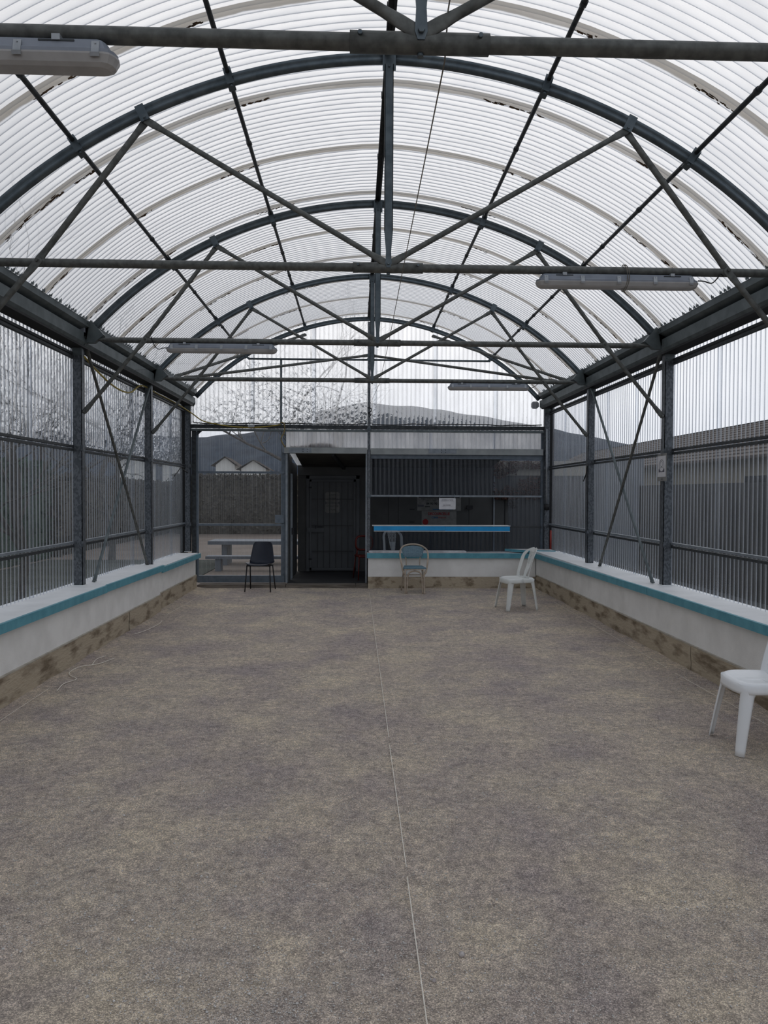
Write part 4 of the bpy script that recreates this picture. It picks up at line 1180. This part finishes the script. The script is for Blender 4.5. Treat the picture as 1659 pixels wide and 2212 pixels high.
# ------------------------------------------------------------------ chairs
def solid_grid(V, nu, nv, mask, thick, flip=False):
    """thin solid from a grid of points; mask(i,j) says which cells exist; open rims are closed"""
    P = [[Vector(V[i * (nv + 1) + j]) for j in range(nv + 1)] for i in range(nu + 1)]
    Nn = [[None] * (nv + 1) for _ in range(nu + 1)]
    for i in range(nu + 1):
        for j in range(nv + 1):
            a = P[min(i + 1, nu)][j] - P[max(i - 1, 0)][j]; b_ = P[i][min(j + 1, nv)] - P[i][max(j - 1, 0)]
            n = a.cross(b_); Nn[i][j] = (n.normalized() if n.length > 1e-9 else Vector((0, 0, 1))) * (-1 if flip else 1)
    vs = []
    for i in range(nu + 1):
        for j in range(nv + 1): vs.append(P[i][j] + Nn[i][j] * thick / 2)
    M = len(vs)
    for i in range(nu + 1):
        for j in range(nv + 1): vs.append(P[i][j] - Nn[i][j] * thick / 2)
    idx = lambda i, j: i * (nv + 1) + j
    cell = [[bool(mask(i, j)) for j in range(nv)] for i in range(nu)]
    fs = []
    for i in range(nu):
        for j in range(nv):
            if not cell[i][j]: continue
            q = (idx(i, j), idx(i + 1, j), idx(i + 1, j + 1), idx(i, j + 1)); fs.append(q); fs.append(tuple(M + k for k in q[::-1]))
            for (di, dj, a, b_) in ((-1, 0, q[3], q[0]), (1, 0, q[1], q[2]), (0, -1, q[0], q[1]), (0, 1, q[2], q[3])):
                ii, jj = i + di, j + dj
                if not (0 <= ii < nu and 0 <= jj < nv) or not cell[ii][jj]: fs.append((a, M + a, M + b_, b_))
    used = sorted({k for f in fs for k in f}); mp = {k: n for n, k in enumerate(used)}
    return [vs[k] for k in used], [tuple(mp[k] for k in f) for f in fs]


def monobloc(lab, loc, rz, mat, seat_label=None):
    """armless one-piece plastic chair; faces local -Y"""
    t = thing('plastic_chair', lab, 'chair', loc, rz, local=True)
    SH = .44
    # seat: superellipse, dished, with a rolled-down skirt
    def se(a, rx, ry, e=3.4):
        c, s_ = math.cos(a), math.sin(a)
        return (math.copysign(abs(c) ** (2 / e), c) * rx, math.copysign(abs(s_) ** (2 / e), s_) * ry)
    nr, na = 12, 48; V = []
    rings = [(0.0, 0), (.2, 0), (.4, 0), (.6, 0), (.78, 0), (.90, 0), (.96, -.002), (1.0, -.009), (1.025, -.022), (1.035, -.045), (1.04, -.062)]
    for rI, dz in rings:
        for k6 in range(na + 1):
            a = 2 * math.pi * k6 / na; x, y = se(a, .205, .205)
            dish = -.016 * (1 - rI ** 2) if rI < .9 else 0
            taper = 1 - .06 * (y / .205) * 1
            ridge = .003 * math.cos(x * rI * 2 * math.pi / .075) * (1 if rI < .8 else 0)
            V.append((x * rI * taper, y * rI, SH + dish + dz + ridge - .012 * max(0, -y * rI / .205) ** 3))
    vs, fs = solid_grid(V, len(rings) - 1, na, lambda i, j: True, .004)
    seat = MB().add(vs, fs, True).build('seat', mat, t)
    # legs: tapering open channels leaving the seat corners
    for sx in (-1, 1):
        for sy in (-1, 1):
            top = Vector((sx * (.160 if sy < 0 else .154), sy * .158, SH - .014)); bot = Vector((sx * .205, -.222 if sy < 0 else .205, 0))
            out = Vector((sx, sy, 0)).normalized(); V = []; nu, nv = 12, 8
            for i in range(nu + 1):
                q = i / nu; c = top.lerp(bot, q) ; c += out * (.012 * (1 - (1 - q) ** 3))
                wdt = .045 * (1 - q) + .029 * q + .026 * max(0, 1 - q * 5) ** 2
                for j in range(nv + 1):
                    a = (-1 + 2 * j / nv) * R(80)
                    side = Vector((-out.y, out.x, 0))
                    # corner shaped channel: stays square to the chair
                    V.append(c + side * wdt * math.sin(a) + out * (wdt * (.62 + .30 * max(0, 1 - q * 4)) * (math.cos(a) - .6)))
            vs, fs = solid_grid(V, nu, nv, lambda i, j: True, .004)
            MB().add(vs, fs, True).build('leg', mat, t)
    # back: arched ring with a slotted splat
    nu, nv = 56, 60; V = []
    HB = .42
    def wid(v):
        base = .196 + .004 * v - .006 * math.sin(v * 3.14)
        if v > .62: base *= max(.02, (1 - ((v - .62) / .385) ** 2.6)) ** .5
        return base
    for i in range(nu + 1):
        u = -1 + 2 * i / nu
        for j in range(nv + 1):
            v = j / nv; w = wid(v); x = u * w
            y = .085 + .060 * v + .075 * v ** 2 + .060 * (1 - (x / .19) ** 2) * (.35 + .65 * min(1, v * 2.5))
            V.append((x, y, SH - .008 + HB * v - .012 * (1 - abs(u)) * v))
    def mask(i, j):
        u = abs(-1 + 2 * (i + .5) / nu); v = (j + .5) / nv; w = wid(v); x = u * w
        if w - x < .050 + .03 * max(0, .12 - v) / .12 and v < .97: return True
        if v > .875: return True
        sp = .036 + .062 * max(0, (v - .12)) ** .8
        if v < .04: return True
        if x < sp:
            if .46 < v < .86:
                k7 = (x / .0155) % 1.0
                return k7 < .5 if x < sp - .006 else True
            return True
        return False
    vs, fs = solid_grid(V, nu, nv, mask, .006)
    MB().add(vs, fs, True).build('backrest', mat, t)
    return t


rz_m = R(-90) + R(8)
monobloc('white plastic chair by the far bench corner, turned sideways', (2.025, 10.57, .004), R(-77) , 'ivory_plastic')
monobloc('nearest white plastic chair, cut off by the picture edge', (2.368, 4.76, .004), R(-93), 'white_plastic')

# navy shell stacking chair
t = thing('stacking_chair', 'dark navy shell chair with thin black legs before the clear panel', 'chair', (-1.775, 12.52, .008), R(-4), local=True)
nu, nv = 20, 30; V = []
prof = [(-.215, .425), (-.20, .440), (-.16, .446), (-.06, .436), (.06, .428), (.13, .432), (.175, .452), (.20, .50), (.222, .58), (.245, .68), (.262, .765), (.268, .785)]
pp = bez([(0, a, b_) for a, b_ in prof], 6)
pl = [pp[int(round(k8 * (len(pp) - 1) / nv))] for k8 in range(nv + 1)]
for i in range(nu + 1):
    u = -1 + 2 * i / nu
    for j in range(nv + 1):
        q = j / nv; y, z = pl[j].y, pl[j].z
        w = .205 if z < .45 else .205 - .05 * min(1, (z - .45) / .33)
        if z > .70: w *= math.sqrt(max(.0, 1 - ((z - .70) / .125) ** 3))
        if y < -.17 and z < .45: w *= 1 - .12 * ((-.17 - y) / .045) ** 2
        lift = .028 * abs(u) ** 3 if z < .46 else 0
        fwd = -.035 * abs(u) ** 2.2 if z > .45 else 0
        V.append((u * w, y + fwd, z + lift))
vs, fs = solid_grid(V, nu, nv, lambda i, j: True, .006)
MB().add(vs, fs, True).build('seat_shell', 'navy_plastic', t)
for s in (-1, 1):
    MB().tube([(s * .185, -.15, .425), (s * .207, -.215, .004)], .010, 8).build('leg', 'black_metal', t)
    MB().tube([(s * .185, .10, .42), (s * .207, .235, .004)], .010, 8).build('leg', 'black_metal', t)
mb = MB()
for s in (-1, 1): mb.tube([(s * .185, -.155, .424), (s * .185, .11, .418)], .010, 8)
mb.tube([(-.19, -.15, .420), (.19, -.15, .420)], .009, 8); mb.tube([(-.19, .10, .415), (.19, .10, .415)], .009, 8)
mb.build('seat_frame', 'black_metal', t)

# cane bistro armchair
t = thing('bistro_armchair', 'cane armchair with woven blue back and seat before the bench', 'chair', (.722, 12.36, .004), R(0), local=True)
F_ = 'cane'
yf, yb = -.19, .19
for s in (-1, 1):
    MB().tube(bez([(s * .145, yf, .385), (s * .15, yf - .005, .25), (s * .152, yf - .012, .10), (s * .158, yf - .02, 0)], 5), .0155, 8).build('leg', F_, t)
    MB().tube(bez([(s * .150, yb, .39), (s * .165, yb + .03, .20), (s * .185, yb + .075, .0)], 5), .013, 8).build('leg', F_, t)
    # inner doubled front leg bending into the apron arch
    MB().tube(bez([(s * .128, yf - .018, .002), (s * .120, yf - .012, .15), (s * .110, yf - .006, .28), (s * .075, yf - .002, .345), (0, yf, .365)], 6), .0125, 8).build('apron_arch', F_, t)
    MB().tube(bez([(s * .112, yb - .01, .39), (s * .112, yb + .01, .50), (s * .13, yb + .035, .60)], 5), .010, 8).build('back_post', F_, t)
hoop = bez([(-.150, yf, .30), (-.185, yf + .01, .36), (-.212, yf + .06, .50), (-.226, yf + .14, .60), (-.215, yf + .24, .68), (-.16, yb + .05, .728), (-.08, yb + .075, .755), (0, yb + .08, .762),
            (.08, yb + .075, .755), (.16, yb + .05, .728), (.215, yf + .24, .68), (.226, yf + .14, .60), (.212, yf + .06, .50), (.185, yf + .01, .36), (.150, yf, .30)], 6)
MB().tube(hoop, .0145, 8).build('arm_hoop', F_, t)
MB().tube([(-.155, yf - .002, .388), (.155, yf - .002, .388)], .010, 8).build('front_rail', F_, t)
mb = MB()
mb.tube([(-.15, yf, .235), (.15, yf, .235)], .008, 8); mb.tube([(-.165, yb + .03, .26), (.165, yb + .03, .26)], .008, 8)
for s in (-1, 1): mb.tube([(s * .15, yf, .235), (s * .165, yb + .03, .235)], .008, 8)
mb.build('stretcher', F_, t)
def bk(u, v):
    w = .150 + .028 * v; top = .738 - .03 * u * u
    z = .575 + (top - .575) * v
    return Vector((u * w, yb + .035 + .04 * v - .02 * u * u, z))
V = [bk(-1 + 2 * i / 12, j / 8) for i in range(13) for j in range(9)]
vs, fs = solid_grid(V, 12, 8, lambda i, j: True, .004); MB().add(vs, fs, True).build('woven_back', 'blue_weave', t)
mb = MB()
for i in range(21):
    u = -1 + 2 * i / 20; mb.tube([bk(u, q / 6) + Vector((0, -.005, 0)) for q in range(7)], .0032, 4)
mb.build('weave_strands', 'blue_weave_pale', t)
mb = MB()
for j in range(9):
    v = (j + .5) / 9; mb.tube([bk(-1 + q / 6, v) + Vector((0, -.005 - .003 * (q % 2), 0)) for q in range(13)], .0034, 4)
mb.build('weave_strands', 'blue_weave_pale', t)
MB().tube([bk(-1 + q / 6, 0) + Vector((0, -.004, -.012)) for q in range(13)], .012, 8).build('back_rail', 'blue_weave', t)
for s in (-1, 1): MB().tube([bk(s, q / 6) for q in range(7)], .010, 8).build('back_binding', 'blue_weave', t)
V = []
for i in range(13):
    u = -1 + 2 * i / 12
    for j in range(11):
        v = -1 + 2 * j / 10; V.append((u * (.165 - .02 * v), v * .195, .408 - .012 * (1 - u * u) * (1 - v * v)))
vs, fs = solid_grid(V, 12, 10, lambda i, j: True, .020); MB().add(vs, fs, True).build('woven_seat', 'blue_weave', t)
for s in (-1, 1): MB().tube([(s * .145, yf, .36), (s * .146, yf, .30)], .016, 8).build('leg_binding', 'blue_weave_pale', t)

# red plastic chair in the doorway
t = thing('red_chair', 'dark red plastic chair with ring-shaped back inside the doorway', 'chair', (-.03, 13.72, .07), R(12), local=True)
ring = [(.155 * math.copysign(abs(math.cos(a)) ** .6, math.cos(a)), .20 - .02 * math.cos(a) ** 2, .635 + .125 * math.copysign(abs(math.sin(a)) ** .6, math.sin(a))) for a in [k9 * 2 * math.pi / 28 for k9 in range(28)]]
MB().tube(ring, .02, 8, closed=True, rr=[(.018, .034)] * 28, up=Vector((0, 1, 0))).build('back_ring', 'red_plastic', t)
for s in (-1, 1):
    MB().tube([(s * .12, .20, .53), (s * .14, .17, .42)], .014, 8).build('back_post', 'red_plastic', t)
    MB().tube([(s * .17, -.18, .41), (s * .19, -.21, 0)], .011, 8).build('leg', 'red_plastic', t)
    MB().tube([(s * .16, .16, .41), (s * .19, .23, 0)], .011, 8).build('leg', 'red_plastic', t)
V = [((-1 + i / 6) * .19 * (1 - .1 * abs(-1 + j / 5) ** 4), (-1 + j / 5) * .20, .42 - .01 * (1 - (-1 + i / 6) ** 2)) for i in range(13) for j in range(11)]
vs, fs = solid_grid(V, 12, 10, lambda i, j: True, .03); MB().add(vs, fs, True).build('seat', 'red_plastic', t)
monobloc('white plastic chair dimly seen behind the smoked panel under the counter', (.50, 14.2, .07), R(10), 'ivory_plastic')

# ------------------------------------------------------------------ outdoors
def leafy(name, x0, x1, y0, y1, z0, z1, mat, lab, cat, n=5000, seed=1, size=.09):
    """hedge: solid core with a ragged leafy skin"""
    t = thing(name, lab, cat, ((x0 + x1) / 2, (y0 + y1) / 2, z0)); r_ = random.Random(seed)
    MB().box(x0 + .12, x1 - .12, y0 + .12, y1 - .12, z0, z1 - .15).build('core', mat, t)
    mb = MB()
    for _ in range(n):
        f = r_.random(); x, y, z = r_.uniform(x0, x1), r_.uniform(y0, y1), z0 + (z1 - z0) * r_.random()
        if f < .35: z = z1 - .12 + r_.gauss(0, .07)
        elif f < .68: x = r_.choice((x0 + .1, x1 - .1)) + r_.gauss(0, .05)
        else: y = r_.choice((y0 + .1, y1 - .1)) + r_.gauss(0, .05)
        a = Vector((r_.gauss(0, 1), r_.gauss(0, 1), r_.gauss(0, 1))).normalized(); b_ = a.orthogonal().normalized(); c = Vector((x, y, z)); s_ = size * r_.uniform(.6, 1.4)
        mb.add([c - a * s_, c + b_ * s_ * .5, c + a * s_, c - b_ * s_ * .5], [(0, 1, 2, 3)])
    o = mb.build('leaves', mat, t); o['kind'] = 'stuff'
    return t


leafy('clipped_hedge', -9.2, -7.8, 9, 19.5, -.06, 2.35, 'hedge_green', 'dark green clipped hedge outside behind the side wall glazing', 'hedge', 6000, 2)
leafy('clipped_hedge', -9.2, -7.8, 19.8, 34, -.06, 2.05, 'hedge_brown', 'brownish hedge farther off outside beyond the green one', 'hedge', 5000, 3)
leafy('brown_hedge', -7.6, -.4, 31, 32.2, -.06, 2.35, 'hedge_brown', 'brown hedge behind the outdoor court seen through the clear panel', 'hedge', 5000, 4)


def bare_tree(x, y, h, lab, seed):
    r_ = random.Random(seed); t = thing('bare_tree', lab, 'tree', (x, y, -.06), group='bare winter trees outside')
    trunk = MB(); br = MB(); tw = MB()
    def grow(p, d, L_, r, lev):
        n = 4; pts = [p]; rr = [r]
        for i in range(n):
            d = (d + Vector((r_.gauss(0, .16), r_.gauss(0, .16), r_.gauss(0, .10) + .05))).normalized(); p = p + d * L_ / n
            pts.append(p); rr.append(r * (1 - .45 * (i + 1) / n))
        (trunk if lev == 0 else br if lev < 3 else tw).tube(pts, r, 6 if lev < 2 else 3, rr=rr, cap=False)
        if lev >= 4: return
        for k_ in range(4 if lev < 3 else 4):
            q = r_.uniform(.35, 1.0) if k_ else 1.0; i = min(n, max(1, int(q * n))); b_ = pts[i]
            dd = (d + Vector((r_.gauss(0, .75), r_.gauss(0, .75), r_.gauss(.15, .4)))).normalized()
            grow(b_, dd, L_ * r_.uniform(.55, .8), rr[i] * .65, lev + 1)
    grow(Vector((x, y, -.06)), Vector((0, 0, 1)), h * .38, .011 * h, 0)
    trunk.build('trunk', 'bark', t); br.build('branches', 'bark', t); o = tw.build('twigs', 'bark', t); o['kind'] = 'stuff'


for i, (x, y, h, lab) in enumerate(((-5.4, 12.0, 7.0, 'bare tree just outside the wavy side glazing, nearest one'), (-11.5, 17.5, 9.5, 'bare tree rising behind the green hedge'),
                                    (-6.2, 19.0, 8.0, 'bare tree outside beyond the junction box post'), (-12.0, 28, 11, 'tall bare tree outside beyond the hose'),
                                    (-18, 54.0, 21.0, 'bare tree far behind the gable over the clear panel'), (-4.6, 60.0, 24.0, 'tall bare tree far behind the gable near the centre mullion'),
                                    (-3.0, 72, 25, 'tallest bare tree farthest behind the gable'))):
    bare_tree(x, y, h, lab, 20 + i)

# wooded hill
def hill():
    xs = list(range(-170, 181, 5)); nx = len(xs)
    ridge = [(-170, 36), (-83, 33), (-64, 35), (-44, 39.5), (-20, 47.5), (5, 53), (33, 51.3), (73, 45.3), (103, 40.3), (130, 34), (180, 24)]
    def h(x):
        for (a, b_), (c, d_) in zip(ridge, ridge[1:]):
            if a <= x <= c: return b_ + (d_ - b_) * (x - a) / (c - a)
        return 10
    V = []; rows = 8
    for j in range(rows + 1):
        q = j / rows
        for x in xs:
            z = h(x) * math.sin(q * math.pi / 2) ** 1.2 * (1.0) + (1.4 * noise.noise(Vector((x * .08, q * 3, 1))) + .8 * noise.noise(Vector((x * .4, q * 9, 4)))) * q
            V.append((x, 300 + 130 * q, z - 1))
    for x in xs: V.append((x, 520, -2))
    F = [(j * nx + i, j * nx + i + 1, (j + 1) * nx + i + 1, (j + 1) * nx + i) for j in range(rows + 1) for i in range(nx - 1)]
    o = MB().add(V, F, True).build('hill', 'hill_forest'); o['kind'] = 'structure'; o['label'] = 'dark wooded hill behind the gable glazing'


hill()


def house(x0, x1, y0, y1, zw, zr, wall, lab, name='house'):
    t = thing(name, lab, 'house', ((x0 + x1) / 2, (y0 + y1) / 2, -.06))
    MB().box(x0, x1, y0, y1, -.06, zw).build('walls', wall, t)
    o = .35; xm = (x0 + x1) / 2
    nrow = 12
    for s in (-1, 1):
        xe = x0 - o if s < 0 else x1 + o
        for i in range(nrow):
            q0, q1 = i / nrow, (i + 1) / nrow
            xa, xb = xe + (xm - xe) * q0, xe + (xm - xe) * (q1 + .02); za, zb_ = zw - .08 + (zr - zw + .08) * q0, zw - .08 + (zr - zw + .08) * (q1 + .02)
            MB().add([(xa, y0 - o, za + .03), (xa, y1 + o, za + .03), (xb, y1 + o, zb_), (xb, y0 - o, zb_), (xa, y0 - o, za - .03), (xa, y1 + o, za - .03)],
                     [(0, 1, 2, 3), (0, 4, 5, 1)]).build('tile_course', 'roof_tile', t)
    MB().add([(x0, y0, zw), (x1, y0, zw), (xm, y0, zr - .05), (x0, y1, zw), (x1, y1, zw), (xm, y1, zr - .05)], [(0, 1, 2), (5, 4, 3)]).build('gable', wall, t)
    for yy in (y0 + 1.5, y0 + 4.0):
        if yy < y1 - 1 and x0 > 0:
            MB().box(x0 - .02, x0 + .05, yy, yy + .9, .9, 2.0).build('window', 'window_dark', t)
    return t


house(8.0, 12.0, 11.0, 34.0, 2.45, 3.45, 'house_wall', 'cream house with brown tiled roof outside behind the dark fence')
for x0, x1, y0, zw, lab in ((-21, -18.6, 68, 4.3, 'small white house farthest along behind the clear panel'), (-16.2, -14.6, 64, 3.9, 'narrow white house behind the clear panel'),
                            (-12.2, -10.6, 66, 4.0, 'white outbuilding between the far houses'), (-9.6, -7.6, 63, 3.6, 'low white house nearest the doorway side, far outside')):
    house(x0, x1, y0, y0 + 3, zw, zw + .7, 'house_white', lab, 'white_house')

# fences outside the calendar side
t = thing('board_fence', 'dark board fence outside behind the calendar side glazing', 'fence', (6, 10, 0))
y = 4.0
while y < 16.4:
    MB().box(6.0, 6.03, y + .004, y + .196, -.06, 1.80).build('board', 'fence_dark', t); y += .2
t = thing('panel_fence', 'pale grey panel fence outside near the far corner', 'fence', (6, 20, 0))
y = 16.5
while y < 27:
    MB().box(6.0, 6.05, y + .005, y + 1.195, -.06, 2.45).build('panel', 'fence_grey', t); y += 1.2
# outdoor terrace pieces seen through the clear panel
t = thing('terrace_table', 'grey outdoor table with slab legs seen through the clear panel', 'table', (-2.1, 18, 0))
MB().box(-3.6, -1.2, 17.6, 18.5, .42, .50).build('tabletop', 'fence_grey', t)
for x in (-3.3, -2.4, -1.5): MB().box(x, x + .12, 17.7, 18.4, -.06, .42).build('leg', 'fence_grey', t)
t = thing('terrace_bench', 'low grey outdoor bench in front of the terrace table', 'bench', (-2.6, 16.4, 0))
MB().box(-3.4, -1.4, 16.3, 16.6, .20, .26).build('seat', 'fence_grey', t)
for x in (-3.2, -1.8): MB().box(x, x + .12, 16.32, 16.58, -.06, .20).build('leg', 'fence_grey', t)
